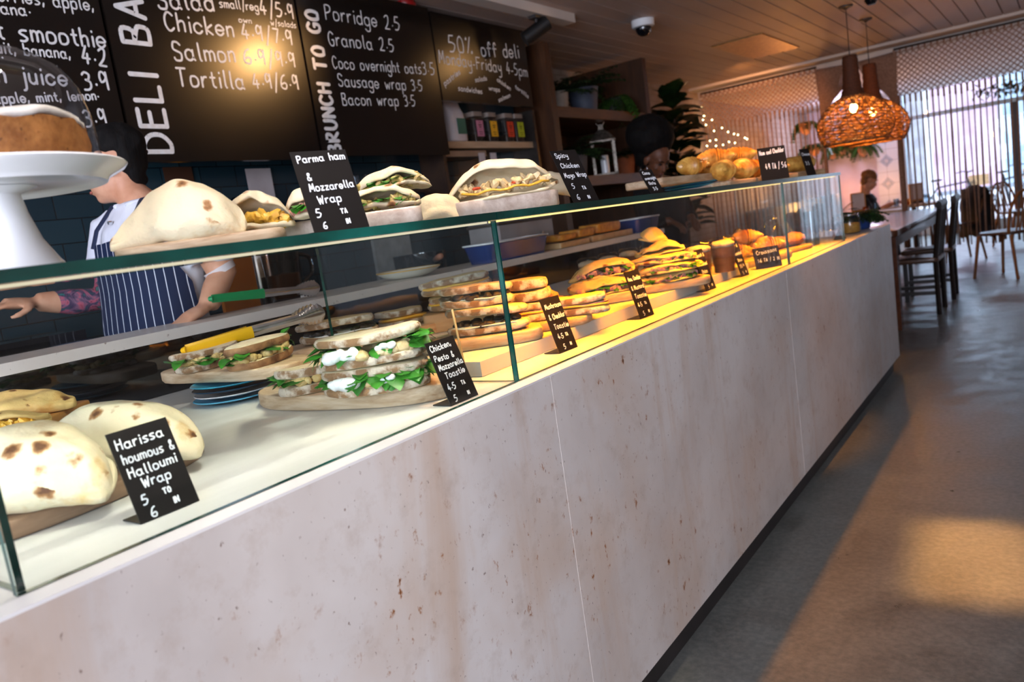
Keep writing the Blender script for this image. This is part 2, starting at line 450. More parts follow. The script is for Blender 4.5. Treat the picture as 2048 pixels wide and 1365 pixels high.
# ================================================================== COUNTER
def m_stone():
    m, t, out = nodes('travertine')
    v = coords(t)
    big = noi(t, v, 1.6, 5, .6, .4)
    base = ramp(t, big, [(.3, '#c8beb7'), (.5, '#dad2cc'), (.7, '#e6e1dd')])
    vs = coords(t, (1, 2.6, .32))                   # vertical veins
    st = noi(t, vs, 2.1, 6, .6, .5)
    base = mixc(t, ramp(t, st, [(.56, (0, 0, 0, 1)), (.72, (.6, .6, .6, 1))]), base, '#c8a88c')
    vp = coords(t, (1, 1, .75))
    n1 = noi(t, vp, 38, 5, .65, .15); n2 = noi(t, v, 2.7, 4, .55, .3); n3 = noi(t, vp, 95, 3, .6)
    gate = ramp(t, n2, [(.47, (0, 0, 0, 1)), (.62, (1, 1, 1, 1))])
    spot = ramp(t, n1, [(.60, (0, 0, 0, 1)), (.68, (1, 1, 1, 1))])
    f = N(t, 'ShaderNodeMath', operation='MULTIPLY'); L(t, gate, f.inputs[0]); L(t, spot, f.inputs[1])
    base = mixc(t, ramp(t, n2, [(.50, (0, 0, 0, 1)), (.72, (.45, .45, .45, 1))]), base, '#cdb096')
    base = mixc(t, f.outputs[0], base, '#a3693a')
    mot = noi(t, v, 13, 6, .7)
    base = mixc(t, ramp(t, mot, [(.52, (0, 0, 0, 1)), (.75, (.5, .5, .5, 1))]), base, '#b9a595')
    core = ramp(t, n1, [(.67, (0, 0, 0, 1)), (.72, (1, 1, 1, 1))])
    f2 = N(t, 'ShaderNodeMath', operation='MULTIPLY'); L(t, gate, f2.inputs[0]); L(t, core, f2.inputs[1])
    base = mixc(t, f2.outputs[0], base, '#552d14')
    base = mixc(t, ramp(t, n3, [(.66, (0, 0, 0, 1)), (.73, (.8, .8, .8, 1))]), base, '#7d6458')
    bsdf(t, out, base, .33, 0, .5, bump(t, n3, .04, .002)); return m
M_stone = m_stone()
M_top = mat('pale_stone', '#d9d7d1', '#e9e7e3', 7, .3, stretch=(1.6, .25, 1), spec=.5, detail=7)
M_kick = mat('black_kick', '#2a2625', '#332e2d', 9, .5)
Y0, Y1 = -1.2, 5.17
root = thing('service_counter', 'long pale travertine deli counter with brown-stained front panels', 'counter', (0, Y0, 0))
def under(o, parent):
    """keeps the world place of o while parenting it to a thing at rest"""
    o.parent = parent; o.location = Vector(o.location) - Vector(parent.location); return o
js = [Y0, -.35, 1.303, 2.984, Y1]
for a, b in zip(js[:-1], js[1:]):
    under(MB().b2((-.02, a + .0015, .085), (0, b - .0015, ZC - .003)).build('front_panel', M_stone, smooth=0), root)
under(MB().b2((-.06, Y0, 0), (-.03, Y1 - .06, .085)).build('kick_plate', M_kick, smooth=0), root)
under(MB().b2((-1.12, Y1 - .02, .085), (-.02, Y1, ZC - .003)).build('end_panel', M_stone, smooth=0), root)
M_grout = mat('grout', '#e6dfd9', '#e6dfd9', 5, .7)
for y in js[1:-1]: under(MB().b2((-.019, y - .0022, .086), (-.0006, y + .0022, ZC - .004)).build('panel_joint', M_grout, smooth=0), root)
under(MB().b2((-1.12, Y0, ZC - .03), (-.021, Y1 - .021, ZC)).build('worktop', M_top, smooth=0), root)
M_edge = mat('white_edge', '#ece9e6', '#f4f2ef', 6, .35)
under(MB().b2((-.036, Y0, ZC - .003), (0, Y1, ZC + .001)).build('edge_strip', M_edge, smooth=0), root)
M_body = mat('carcass', '#191513', '#221d1a', 4, .6)
under(MB().b2((-1.10, Y0, .085), (-.021, Y1 - .021, ZC - .031)).build('carcass', M_body, smooth=0), root)

# rear service ledge on top of the counter with dark glossy back panel
ZL = 1.065
M_mirror = mat('smoked_mirror', '#3d4046', '#474a50', 3, .03, 1)
M_gloss = mat('black_glass', '#0c0d10', '#121318', 3, .04, spec=.9)
led = thing('service_ledge', 'raised pale stone ledge along the back of the deli counter', 'ledge', (-1.12, Y0, ZC))
def m_ledge():
    m, t, out = nodes('ledge_stone'); v = coords(t, (1, 1, 1))
    n = noi(t, v, 60, 4, .6); a = noi(t, v, 3, 4)
    col = mixc(t, ramp(t, n, [(.66, (0, 0, 0, 1)), (.73, (.8, .8, .8, 1))]), ramp(t, a, [(.3, '#d3c8bd'), (.7, '#e8e0d7')]), '#6c4a38')
    bsdf(t, out, col, .3); return m
under(MB().b2((-1.33, Y0, ZL - .028), (-1.08, 1.90, ZL)).b2((-1.45, 1.90, ZL - .028), (-1.08, 4.35, ZL)).build('ledge_slab', m_ledge(), smooth=0), led)
under(MB().b2((-1.13, Y0, ZC + .001), (-1.11, 4.35, ZL - .028)).build('back_panel', M_mirror, smooth=0), led)

# ================================================================== GLASS DISPLAY CASE
ZG = 1.234
def m_edge_glass():
    m, t, out = nodes('glass_edge'); v = coords(t, (1, .6, 1))
    col = ramp(t, noi(t, v, 7, 4), [(.3, '#032420'), (.55, '#06463e'), (.75, '#0f6a60')])
    bsdf(t, out, col, .12, 0, .8); return m
M_gedge = m_edge_glass()
M_pane = glass('clear_pane', '#f8fcfb', .5)
M_topg = glass('top_pane', '#f2f9f6', .9)
case = thing('display_case', 'long clear glass display case with dark green edges on the counter', 'display case', (-.04, .27, ZC))
def pane(name, a, b, m, edges):
    """a glass pane: faces of slot 0, rims of slot 1"""
    mb = MB(); mb.b2(a, b); d = [abs(b[i] - a[i]) for i in range(3)]; th = d.index(min(d))
    fax = [2, 2, 1, 0, 1, 0]
    mb.m = [0 if fax[i] == th else 1 for i in range(6)]
    return under(mb.build(name, [m, M_gedge], smooth=0), case)
ys = [.305, 1.25, 3.195, 4.17]
for a, b in zip(ys[:-1], ys[1:]):
    pane('front_pane', (-.05, a + .002, ZC + .001), (-.041, b - .002, ZG - .016), M_pane, 1)
    pane('top_pane', (-.58, a + .001, ZG - .015), (-.036, b - .001, ZG), M_topg, 1)
for y in (.316, 1.252):
    pane('partition_pane', (-.57, y - .004, ZC + .001), (-.052, y + .004, ZG - .016), M_pane, 1)
pane('end_pane', (-.57, 4.155, ZC + .001), (-.052, 4.164, ZG - .016), M_pane, 1)
# rounded sliding panel at the back of the middle bay
M_rail = mat('brushed_steel', '#b9b4a6', '#d6d1c4', 30, .3, 1, stretch=(1, .05, 1))
ol = [(0, ZG - .02)] + [(0, 1.0)]
# LED rail under the glass, warm in the middle bays
M_led = emit('warm_led', '#ffd98a', 1.6)
M_ledc = emit('cool_led', '#f5e3c4', .9)
for a, b, m in ((.32, 1.245, M_ledc), (1.26, 3.185, M_led), (3.205, 4.15, M_led)):
    o = MB().b2((-.066, a, ZG - .0195), (-.058, b, ZG - .0155)).build('light_rail', m, smooth=0); under(o, case)
for nm, y0, y1, e, c in (('case_light_first', .3, 1.24, 1.0, '#fff2df'), ('case_light_middle', 1.27, 3.18, 16, '#ff9408'), ('case_light_end', 3.22, 4.14, 10, '#ff9408')):
    l = light(nm, 'AREA', (-.075, (y0 + y1) / 2, ZG - .021), e, c, .012, y1 - y0)
    l.rotation_euler = (0, radians(16), 0); l.data.spread = radians(115)

# low stone riser inside the middle bay
ris = MB().b2((-1.0, 1.29, ZC + .001), (-.165, 3.06, ZC + .034)).build('display_riser', M_top, smooth=0)
tag(ris, 'low pale stone slab raising the food in the yellow-lit middle bay', 'shelf')

# ================================================================== MENU BOARDS
M_board = mat('chalkboard', '#15100d', '#1a1411', 5, .27, spec=.5)
M_chalk = mat('chalk_pen', '#efeae4', '#ffffff', 30, .7)
XB = -2.2
def board(name, label, y0, y1, z0, z1):
    b = thing(name, label, 'menu board', (XB, (y0 + y1) / 2, z0), group=None)
    o = MB().b2((XB - .03, y0, z0), (XB, y1, z1)).build('panel', M_board, smooth=0); under(o, b)
    return b
EY, EZ = Vector((0, 1, 0)), Vector((0, 0, 1))
def wr(mb, text, p0, p1, hpx, wd, slant=.05, plane=XB, jitter=.02):
    """one written line between two points of the board, hpx = cap height in board metres"""
    a = onx(*p0, plane); b = onx(*p1, plane); d = b - a; d.x = 0
    w0 = lettering(MB(), text, a, EY, EZ, hpx, wd, slant)
    e = d / w0
    up = Vector((0, -e.z, e.y)).normalized()
    lettering(mb, text, a, e, up, hpx, wd, slant, jitter=jitter)
def vert(mb, text, y, z0, z1, h, wd):
    w0 = lettering(MB(), text, (XB, y, z0), EZ, -EY, h, wd)
    lettering(mb, text, (XB, y, z0), EZ * ((z1 - z0) / w0), -EY, h, wd)
bd = board('menu_board', 'black menu board of smoothies and juices above the chef, leftmost', .72, 1.80, 1.685, 2.56)
t = MB()
wr(t, 'strawberries, apple,', (-118, -12), (192, 22), 0.04576, 0.00624)
wr(t, 'banana.', (-52, 24), (67, 32), 0.04048, 0.00624)
wr(t, 'Fruit smoothie', (-95, 70), (219, 96), 0.066, 0.00858)
wr(t, 'passionfruit, banana,', (-140, 94), (145, 118), 0.04048, 0.00624)
wr(t, 'lime.', (-55, 116), (12, 122), 0.0352, 0.00624)
wr(t, '4.2', (166, 126), (221, 135), 0.066, 0.00858)
wr(t, 'Green juice', (-110, 158), (143, 172), 0.0616, 0.00858)
wr(t, '3.9', (170, 180), (226, 180), 0.066, 0.00858)
wr(t, 'spinach, apple, mint, lemon.', (-130, 212), (202, 199), 0.0352, 0.00624)
wr(t, '3.9', (173, 254), (221, 250), 0.0616, 0.0078)
under(t.build('lettering', M_chalk, smooth=0), bd)
bd = board('menu_board', 'black menu board headed DELI BAR with a bright spotlight glare', 1.815, 2.805, 1.68, 2.56)
t = MB()
vert(t, 'DELI BAR', 1.985, 1.722, 2.475, .118, .019)
wr(t, 'Salad', (318, 16), (436, 22), 0.0748, 0.0101)
wr(t, 'small/reg', (440, 14), (520, 22), 0.03696, 0.00624)
wr(t, '4/5.9', (522, 28), (592, 38), .064, .0085)
wr(t, 'own', (478, 44), (506, 47), 0.02288, 0.00468)
wr(t, 'w/salads', (542, 50), (594, 56), 0.0264, 0.00468)
wr(t, 'Chicken', (333, 60), (475, 74), 0.07304, 0.00936)
wr(t, '4.9/7.9', (485, 76), (590, 90), .064, .0085)
wr(t, 'Salmon', (350, 120), (478, 124), 0.0748, 0.00936)
wr(t, '6.9/9.9', (490, 126), (596, 134), .064, .0085)
wr(t, 'Tortilla', (358, 172), (496, 178), 0.0748, 0.00936)
wr(t, '4.9/6.9', (508, 176), (602, 178), .064, .0085)
under(t.build('lettering', M_chalk, smooth=0), bd)
bd = board('menu_board', 'black menu board headed BRUNCH TO GO', 2.82, 3.845, 1.695, 2.56)
t = MB()
vert(t, 'BRUNCH TO GO', 2.945, 1.71, 2.44, .078, .018)
wr(t, 'Porridge 2.5', (652, 38), (804, 62), 0.07216, 0.00702)
wr(t, 'Granola 2.5', (659, 90), (792, 104), 0.06688, 0.00702)
wr(t, 'Coco overnight oats', (667, 136), (846, 148), 0.05984, 0.00624)
wr(t, '3.5', (846, 148), (873, 150), 0.06864, 0.00624)
wr(t, 'Sausage wrap 3.5', (678, 172), (848, 182), 0.05984, 0.00624)
wr(t, 'Bacon wrap 3.5', (686, 210), (834, 212), 0.05984, 0.00624)
under(t.build('lettering', M_chalk, smooth=0), bd)
bd = board('menu_board', 'short black menu board offering 50% off deli above the shelf of jars', 3.86, 4.87, 2.02, 2.545)
t = MB()
wr(t, '50%', (900, 103), (950, 106), 0.0968, 0.00858)
wr(t, 'off deli', (964, 112), (1042, 116), 0.088, 0.00936)
wr(t, 'Monday-Friday 4-5pm', (879, 126), (1058, 154), 0.0748, 0.00702)
wr(t, 'pastries', (890, 172), (922, 146), 0.0308, 0.00546)
wr(t, 'salads', (951, 164), (975, 160), 0.0264, 0.00546)
wr(t, 'chicken', (994, 162), (1022, 182), 0.0264, 0.00546)
wr(t, 'tortilla', (1030, 176), (1058, 198), 0.0264, 0.00546)
wr(t, 'sandwiches', (917, 181), (966, 188), 0.0308, 0.00546)
wr(t, 'wraps', (978, 180), (1001, 184), 0.0264, 0.00546)
wr(t, 'salmon', (998, 204), (1022, 193), 0.02464, 0.00546)
under(t.build('lettering', M_chalk, smooth=0), bd)
# ================================================================== FOOD MATERIALS
def m_flat(name, base, mid, scorch, sc=1.0):
    m, t, out = nodes(name); v = coords(t)
    a = noi(t, v, 15 * sc, 5, .6); c = noi(t, v, 70, 3)
    nz = N(t, 'ShaderNodeTexNoise', Scale=60.0, Detail=3.0); L(t, v, nz.inputs['Vector'])
    vm = t.nodes.new('ShaderNodeVectorMath'); vm.operation = 'MULTIPLY_ADD'; vm.inputs[1].default_value = (.02, .02, .02); L(t, nz.outputs['Color'], vm.inputs[0]); L(t, v, vm.inputs[2])
    vo = N(t, 'ShaderNodeTexVoronoi', Scale=27.0 * sc); L(t, vm.outputs[0], vo.inputs['Vector'])
    sc_ = t.nodes.new('ShaderNodeSeparateColor'); L(t, vo.outputs['Color'], sc_.inputs[0])
    # per-cell spot size: most cells hold none or a small one
    sz = N(t, 'ShaderNodeMath', operation='MULTIPLY_ADD'); sz.inputs[1].default_value = .62; sz.inputs[2].default_value = -.18; L(t, sc_.outputs[0], sz.inputs[0])
    df = N(t, 'ShaderNodeMath', operation='SUBTRACT'); L(t, sz.outputs[0], df.inputs[0]); L(t, vo.outputs['Distance'], df.inputs[1])
    col = ramp(t, a, [(.36, base), (.58, base), (.74, mid)])
    col = mixc(t, ramp(t, df.outputs[0], [(.0, (0, 0, 0, 1)), (.12, (.9, .9, .9, 1))]), col, scorch)
    col = mixc(t, ramp(t, df.outputs[0], [(.10, (0, 0, 0, 1)), (.24, (.9, .9, .9, 1))]), col, '#55311a')
    bsdf(t, out, col, .6, 0, .3, bump(t, mixc(t, .4, a, c), .55, .008), .1); return m
M_flat = m_flat('flatbread', '#ecdcb9', '#dcb97e', '#a9713a')
M_flat2 = m_flat('grilled_flatbread', '#e3bd76', '#cf9a4c', '#84501f', 1.3)
M_fold = mat('bread_inside', '#e2c179', '#d0a552', 30, .7, bmp=.3)
def m_crumb(name, a, b, c):
    m, t, out = nodes(name); v = coords(t)
    n = noi(t, v, 45, 4, .6); p = noi(t, v, 120, 3, .6)
    col = ramp(t, n, [(.3, a), (.6, b)])
    col = mixc(t, ramp(t, p, [(.64, (0, 0, 0, 1)), (.72, (.8, .8, .8, 1))]), col, c)
    bsdf(t, out, col, .8, 0, .2, bump(t, p, .5, .004), .08); return m
M_crumb = m_crumb('bread_crumb', '#d9c5a0', '#e9dabb', '#8d6a45')
M_toastc = m_crumb('toasted_crumb', '#e0b878', '#edcf98', '#9a6a35')
M_crust = mat('bread_crust', '#8a6745', '#d9c7b0', 34, .8, bmp=.6, bscale=110, lo=.44, hi=.58, detail=7)
M_crustd = mat('dark_crust', '#6b4527', '#a97c52', 30, .8, bmp=.4, bscale=110)
M_leaf = mat('spinach', '#1f5a16', '#3d8a26', 20, .42, spec=.5, sss=.1)
M_pesto = mat('pesto', '#7d7a35', '#c2a468', 40, .55, bmp=.5)
M_chick = mat('chicken', '#cfae76', '#e6d2a6', 30, .55, bmp=.4)
M_mozz = mat('mozzarella', '#f1efe6', '#fbfaf4', 12, .35, sss=.2)
M_mush = mat('mushroom', '#191512', '#3c332a', 30, .45, bmp=.4)
M_chee = mat('cheese', '#e8a92b', '#f3c04c', 18, .45, sss=.1)
M_ham = mat('ham', '#c98676', '#dda091', 22, .5)
M_humm = mat('hummus', '#c5a564', '#dcc283', 40, .6, bmp=.5)
M_board = wood('pale_olive_wood', '#8f6a46', '#cbae8a', '#e6d2b6', 9, (.25, 1, 2))
M_board2 = wood('warm_board', '#9c7248', '#c39a68', '#d9b888', 6, (.2, 1, 1))
M_board3 = wood('marbled_board', '#a98a78', '#dccabb', '#ece0d4', 9, (1, .35, 1))
M_sign = mat('black_card', '#141110', '#1b1716', 9, .38)
M_ink = mat('white_marker', '#e9edf3', '#ffffff', 30, .6)
M_ptop = mat('blue_plate', '#2f8fb4', '#3fa5c6', 5, .2)
M_pnav = mat('navy_plate', '#1c3348', '#26415a', 5, .2)
M_pwht = mat('white_china', '#e9eaec', '#f5f6f7', 5, .15)
M_psky = mat('sky_plate', '#4fb2dd', '#6cc6ea', 5, .2)

# ================================================================== FOOD SHAPES
def slice_outline(Ln, W, seed, n=28):
    r = random.Random(seed); ph = r.uniform(0, 6); o = []
    for i in range(n):
        a = 2 * pi * i / n; c, s = cos(a), sin(a)
        e = 1 / (abs(c) ** 2.6 + abs(s) ** 2.6) ** (1 / 2.6)
        k = 1 + .03 * sin(3 * a + ph) + .02 * sin(5 * a + 2 * ph)
        o.append((Ln / 2 * c * e * k, W / 2 * s * e * k * (1 + .1 * c)))
    return o
def bread(parent, Ln, W, t, z, seed, tilt=(0, 0), crumb=None, crust=None, dx=0, dy=0):
    mb = MB(); ol = slice_outline(Ln, W, seed)
    n = len(ol)
    def ring(k, zz): return [(x * k, y * k, zz) for x, y in ol]
    mb.loft([ring(.15, 0), ring(.9, 0), ring(.985, t * .1)], 0, False)
    mb.loft([ring(.985, t * .1), ring(1.02, t * .35), ring(1.02, t * .7), ring(.985, t * .95)], 1, False)
    mb.loft([ring(.985, t * .95), ring(.94, t), ring(.6, t), ring(.15, t)], 0, False)
    b = len(mb.v)
    mb.f += [tuple(reversed(range(0, n))), tuple(range(b - n, b))]; mb.m += [0, 0]
    mb.jit(.0022, 28, seed)
    # gentle bow of the slice
    mb.v = [(x, y, zz + .35 * x * x * (1 if seed % 2 else -.6) * .25 / Ln) for x, y, zz in mb.v]
    o = mb.build('bread_slice', [crumb or M_crumb, crust or M_crust], parent, (dx, dy, z), (tilt[0], tilt[1], 0), smooth=60)
    return o
def leaves(parent, Ln, W, z, n, seed, name='spinach', m=None, droop=.5):
    r = random.Random(seed); mb = MB()
    for i in range(n):
        a = r.uniform(0, 2 * pi)
        p = (Ln * .38 * cos(a) + r.uniform(-.008, .008), W * .27 * sin(a), z + r.uniform(-.004, .007))
        d = (cos(a) * .7 + r.uniform(-.4, .4), sin(a) + r.uniform(-.3, .3), r.uniform(-.1, .35))
        mb.leaf(p, d, (0, 0, 1), r.uniform(.030, .044), r.uniform(.030, .044), bend=r.uniform(.1, droop), fold=r.uniform(-.4, .5), k=5)
    mb.jit(.005, 45, seed); mb.jit(.003, 120, seed + 1)
    q = mb.build(name, m or M_leaf, parent, smooth=180); q['kind'] = 'stuff'; return q
def lumps(parent, Ln, W, z, n, seed, m, name, r0=.008, r1=.014, flat=.6, edge=.95):
    r = random.Random(seed); mb = MB()
    for i in range(n):
        a = r.uniform(0, 2 * pi); k = edge * sqrt(r.uniform(.55, 1))
        mb.ball((Ln * .47 * k * cos(a), W * .47 * k * sin(a), z + r.uniform(-.003, .003)), r.uniform(r0, r1), 8, 0, (r.uniform(.8, 1.5), r.uniform(.8, 1.3), flat), Matrix.Rotation(r.uniform(0, 3), 3, 'Z'))
    mb.jit(.0035, 70, seed)
    q = mb.build(name, m, parent, smooth=180); q['kind'] = 'stuff'; return q
def sheet(parent, Ln, W, z, t, seed, m, name):
    mb = MB(); mb.slab(slice_outline(Ln, W, seed, 24), z, z + t, t * .4); mb.jit(.004, 30, seed)
    return mb.build(name, m, parent, smooth=60)
def toastie(label, loc, rz, kind, Ln=.175, W=.095, t=.019, seed=1, rot=None, group=None, crumb=None, crust=None, gap=None):
    o = thing('toastie', label, 'sandwich', loc, rz, group, rot and (rot[0], rot[1], rz))
    gap = gap if gap is not None else {'pesto': .022, 'mush': .017, 'humm': .018, 'cheese': .010, 'egg': .010, 'thin': .006}[kind]
    bread(o, Ln, W, t, 0, seed, crumb=crumb, crust=crust)
    zt = t + gap
    if kind == 'pesto':
        lumps(o, Ln, W, t + .006, 46, seed, M_chick, 'chicken_filling', .009, .014, .75, 1.02)
        leaves(o, Ln * 1.08, W * 1.12, t + .016, 46, seed + 1, droop=.9)
        r = random.Random(seed)
        for x0, n_, s_ in ((-.03, 5, .014), (.045, 3, .008)):
            m = MB()
            for i in range(n_): m.ball((x0 - .010 * i + r.uniform(-.003, .003), -W * .49, t + .011 + r.uniform(-.002, .004)), s_ * r.uniform(.8, 1.1), 10, 0, (1.2, .9, .9))
            m.jit(.004, 60, seed); m.build('mozzarella', M_mozz, o, smooth=180)
    elif kind == 'humm':
        lumps(o, Ln, W, t + .008, 80, seed, M_humm, 'chickpea_filling', .007, .011, .9, 1.0)
        leaves(o, Ln * 1.1, W, t + .014, 18, seed + 1)
    elif kind == 'mush':
        lumps(o, Ln, W, t + .007, 40, seed, M_mush, 'mushroom_filling', .008, .014, .6)
        sheet(o, Ln * .9, W * 1.05, t + .001, .003, seed + 2, M_mozz, 'cheese_slice')
    elif kind == 'cheese':
        sheet(o, Ln * .99, W * 1.03, t + .002, .005, seed + 2, M_chee, 'cheese_slice')
        sheet(o, Ln * .95, W * 1.0, t + .006, .004, seed + 3, M_ham, 'ham_slice')
    elif kind == 'egg':
        sheet(o, Ln * .98, W * 1.06, t + .001, .008, seed + 2, M_chee, 'melted_cheese')
    r = random.Random(seed + 5)
    bread(o, Ln * .99, W * .99, t, zt, seed + 1, (r.uniform(-.05, .05), r.uniform(-.04, .04)), crumb, crust, r.uniform(-.006, .006), r.uniform(-.004, .004))
    return o

def wrap_mesh(R, h, t=.009, seed=1, depth=1.0, puff=.3, ns=26, nu=11, open_=1.0, lip=.12, peak=0.0):
    """half-moon flatbread: fold along X at y=0, two lips towards +y"""
    mb = MB(); rings = []
    for i in range(ns + 1):
        u = -1 + 2 * i / ns
        uw = (u - peak) / (1 - peak if u > peak else 1 + peak)
        k = max(1 - abs(uw) ** (2.4 if not peak else 1.6), .03) ** (.5 if not peak else .7)
        d = R * depth * k; hh = max(h * (k ** 1.2), t * 1.6)
        cl = []
        for j in range(nu):        # bottom lip -> fold
            y = d * (1 - j / nu); cl.append((y, t / 2 + .0))
        for j in range(7):
            a = -pi / 2 - pi * j / 6; cl.append((cos(a) * hh / 2 * .9, hh / 2 + sin(a) * (hh - t) / 2))
        for j in range(1, nu + 1):
            s = j / nu; z = (hh - t / 2) * (1 + puff * sin(pi * s) - (1 - open_) * .6 * s * s)
            cl.append((d * (1 - lip) * s, max(z, t * 1.5)))
        n = len(cl); out = []; inn = []
        for j, (y, z) in enumerate(cl):
            a = cl[max(j - 1, 0)]; b = cl[min(j + 1, n - 1)]
            ty, tz = b[0] - a[0], b[1] - a[1]; l = sqrt(ty * ty + tz * tz) or 1
            ny, nz = tz / l, -ty / l; tt = t * (.5 if 0 < j < n - 1 else .3)
            out.append((y + ny * -tt, z + nz * -tt)); inn.append((y + ny * tt, z + nz * tt))
        poly = out + inn[::-1]
        rings.append([(R * u, y, z) for y, z in poly])
    mb.loft(rings, 0, True)
    return mb
def flat_wrap(label, loc, rz, R=.11, h=.045, seed=1, rot=(0, 0), fill='chicken', m=None, depth=1.0, puff=.3, open_=1.0, group=None, name='flatbread_wrap', amp=.006, lip=.12, peak=0.0):
    o = thing(name, label, 'wrap', loc, rz, group, (rot[0], rot[1], rz))
    mb = wrap_mesh(R, h, seed=seed, depth=depth, puff=puff, open_=open_, lip=lip, peak=peak)
    zmin = min(q[2] for q in mb.v)
    mb.jit(amp * 1.9, 11, seed); mb.jit(amp * .9, 26, seed + 1); mb.jit(amp * .45, 60, seed + 3)
    mb.v = [(x, y, max(z, zmin)) for x, y, z in mb.v]
    mb.build('flatbread', m or M_flat, o, smooth=180, sub=1)
    r = random.Random(seed + 9); F = MB()
    if fill:
        n = 60
        for i in range(n):
            u = r.uniform(-.78, .78); k = sqrt(1 - u * u)
            F.ball((R * u, R * depth * k * r.uniform(.55, .9), h * r.uniform(.22, .52)), r.uniform(.005, .0095), 7, 0, (1.5, 1, .8), Euler((r.uniform(-1, 1), r.uniform(-1, 1), r.uniform(0, 3))).to_matrix())
        F.jit(.006, 75, seed); F.jit(.002, 200, seed)
        F.build({'chicken': 'chicken_filling', 'green': 'salad_filling', 'ham': 'ham_filling', 'cheese': 'cheese_filling'}[fill], {'chicken': M_chick, 'green': M_pesto, 'ham': M_ham, 'cheese': M_chee}[fill], o, smooth=35)['kind'] = 'stuff'
        if fill in ('green', 'ham'):
            G2 = MB()
            for i in range(9):
                u = r.uniform(-.7, .7); k = sqrt(1 - u * u)
                G2.leaf((R * u, R * depth * k * .7, h * .5), (r.uniform(-.5, .5), 1, r.uniform(-.2, .3)), (0, 0, 1), .035, .02, bend=.3)
            G2.jit(.003, 50, seed); G2.build('rocket_leaves', M_leaf, o, smooth=180)
        if fill == 'chicken':
            G2 = MB()
            for i in range(4):
                u = r.uniform(-.6, .6)
                G2.ball((R * u, R * depth * .8, h * .42), .006, 6, 0, (1.6, 1, .6))
            G2.build('pepper_pieces', mat('red_pepper', '#c8401f', '#de5a2c', 20, .4), o, smooth=180)
            sh = MB(); pts = [(-R * .75 + R * 1.5 * i / 12, R * depth * sqrt(max(0, 1 - (-.75 + 1.5 * i / 12) ** 2)) * .93, h * .28 + .003 * sin(i * 1.7)) for i in range(13)]
            sh.tube(pts, .008, 8, 0, flat=.35, up=(0, 0, 1)); sh.build('cheese_slice', M_chee, o, smooth=180)
    return o
def board(label, outline, z0, th, loc, rz, m, name='serving_board', group=None, bev=.004):
    mb = MB(); mb.slab(outline, 0, th, bev)
    o = mb.build(name, m, None, (loc[0], loc[1], z0), (0, 0, rz), smooth=50)
    return tag(o, label, 'board', group)
def oval(a, b, n=36, sq=2.5, wob=.0, seed=0):
    o = []
    for i in range(n):
        t = 2 * pi * i / n; c, s = cos(t), sin(t)
        e = 1 / (abs(c) ** sq + abs(s) ** sq) ** (1 / sq)
        e *= 1 + wob * sin(2 * t + seed) + wob * .6 * sin(3 * t + 2 * seed)
        o.append((a * c * e, b * s * e))
    return o
def sign(label, base, rz, lines, w=.08, h=.115, lean=.36, wdt=.0026, group=None, foot=.045):
    """black L-shaped price card; local x along the card, facing local -y"""
    o = thing('price_sign', label, 'price sign', base, rz, group)
    mb = MB(); th = .0016
    R1 = Matrix.Rotation(-lean, 4, 'X')
    T = R1
    mb.add([T @ Vector(p) for p in ((-w / 2, 0, 0), (w / 2, 0, 0), (w / 2, th, 0), (-w / 2, th, 0), (-w / 2, 0, h), (w / 2, 0, h), (w / 2, th, h), (-w / 2, th, h))],
           [(3, 2, 1, 0), (4, 5, 6, 7), (0, 1, 5, 4), (1, 2, 6, 5), (2, 3, 7, 6), (3, 0, 4, 7)])
    mb.build('card', M_sign, o, smooth=0)
    f = MB(); f.b2((-w / 2, .0005, 0), (w / 2, foot, th)); f.build('foot', M_sign, o, smooth=0)
    t = MB(); r = random.Random(len(label))
    for text, fx, fy, s in lines:          # fx, fy from the top-left corner, s cap height (fractions of h)
        org = T @ Vector((-w / 2 + fx * w, -.0004, h * (1 - fy)))
        ex = Vector((1, 0, 0)); ey = (T.to_3x3() @ Vector((0, 0, 1)))
        tilt = r.uniform(-.02, .05)
        ex2 = (ex + ey * tilt).normalized(); ey2 = (ey - ex * tilt).normalized()
        w0 = lettering(MB(), text, org, ex2, ey2, s * h, wdt, .06)
        room = w * (.97 - fx); k = min(1, room / w0)
        lettering(t, text, org, ex2 * k, ey2, s * h, wdt * .78, .06, jitter=.05)
    t.build('lettering', M_ink, o, smooth=0)
    return o
def plate_mesh(r, th=.010):
    mb = MB(); mb.lathe([(.001, 0), (r * .55, 0), (r * .62, .002), (r * .96, th * .8), (r, th), (r * .98, th + .0015), (r * .9, th * .9), (r * .6, .004), (.001, .0035)], n=40)
    return mb
# ================================================================== FIRST BAY, ON THE WORKTOP
VR = radians(35.6)                    # image-right direction on the floor plan
def P(u, v, z, ): return onz(u, v, z)
RZ = ZC + .001
# --- harissa wraps, nearest
board('dark-edged long olive board under the nearest houmous wraps', oval(.25, .145, 40, 2.2, .03, 1), RZ, .026, (-.40, .50), 1.66, wood('olive_dark', '#5b402e', '#94745a', '#b3957a', 6, (.25, 1, 1)))
bz = RZ + .027
flat_wrap('big pale scorched flatbread wrap nearest the camera, left of its sign', (-.295, .415, bz), VR + .10, .135, .07, 3, (.42, 0), None, depth=.92, puff=.42, open_=.55, amp=.008)
flat_wrap('pale flatbread wrap behind the nearest wrap, its browned end poking past the sign', (-.365, .585, bz), VR + .10, .135, .066, 14, (.45, 0), None, depth=.85, puff=.4, open_=.6, amp=.008)
sign('price sign reading Harissa houmous & Halloumi Wrap', (-.112, .527, RZ), pi / 2, [('Harissa', .08, .2, .105), ('houmous &', .09, .36, .10), ('Halloumi', .1, .52, .10), ('Wrap', .24, .65, .10), ('5', .14, .82, .10), ('TO', .5, .79, .055), ('6', .2, .97, .10), ('IN', .6, .92, .06)], .085, .125, .33, .0030)
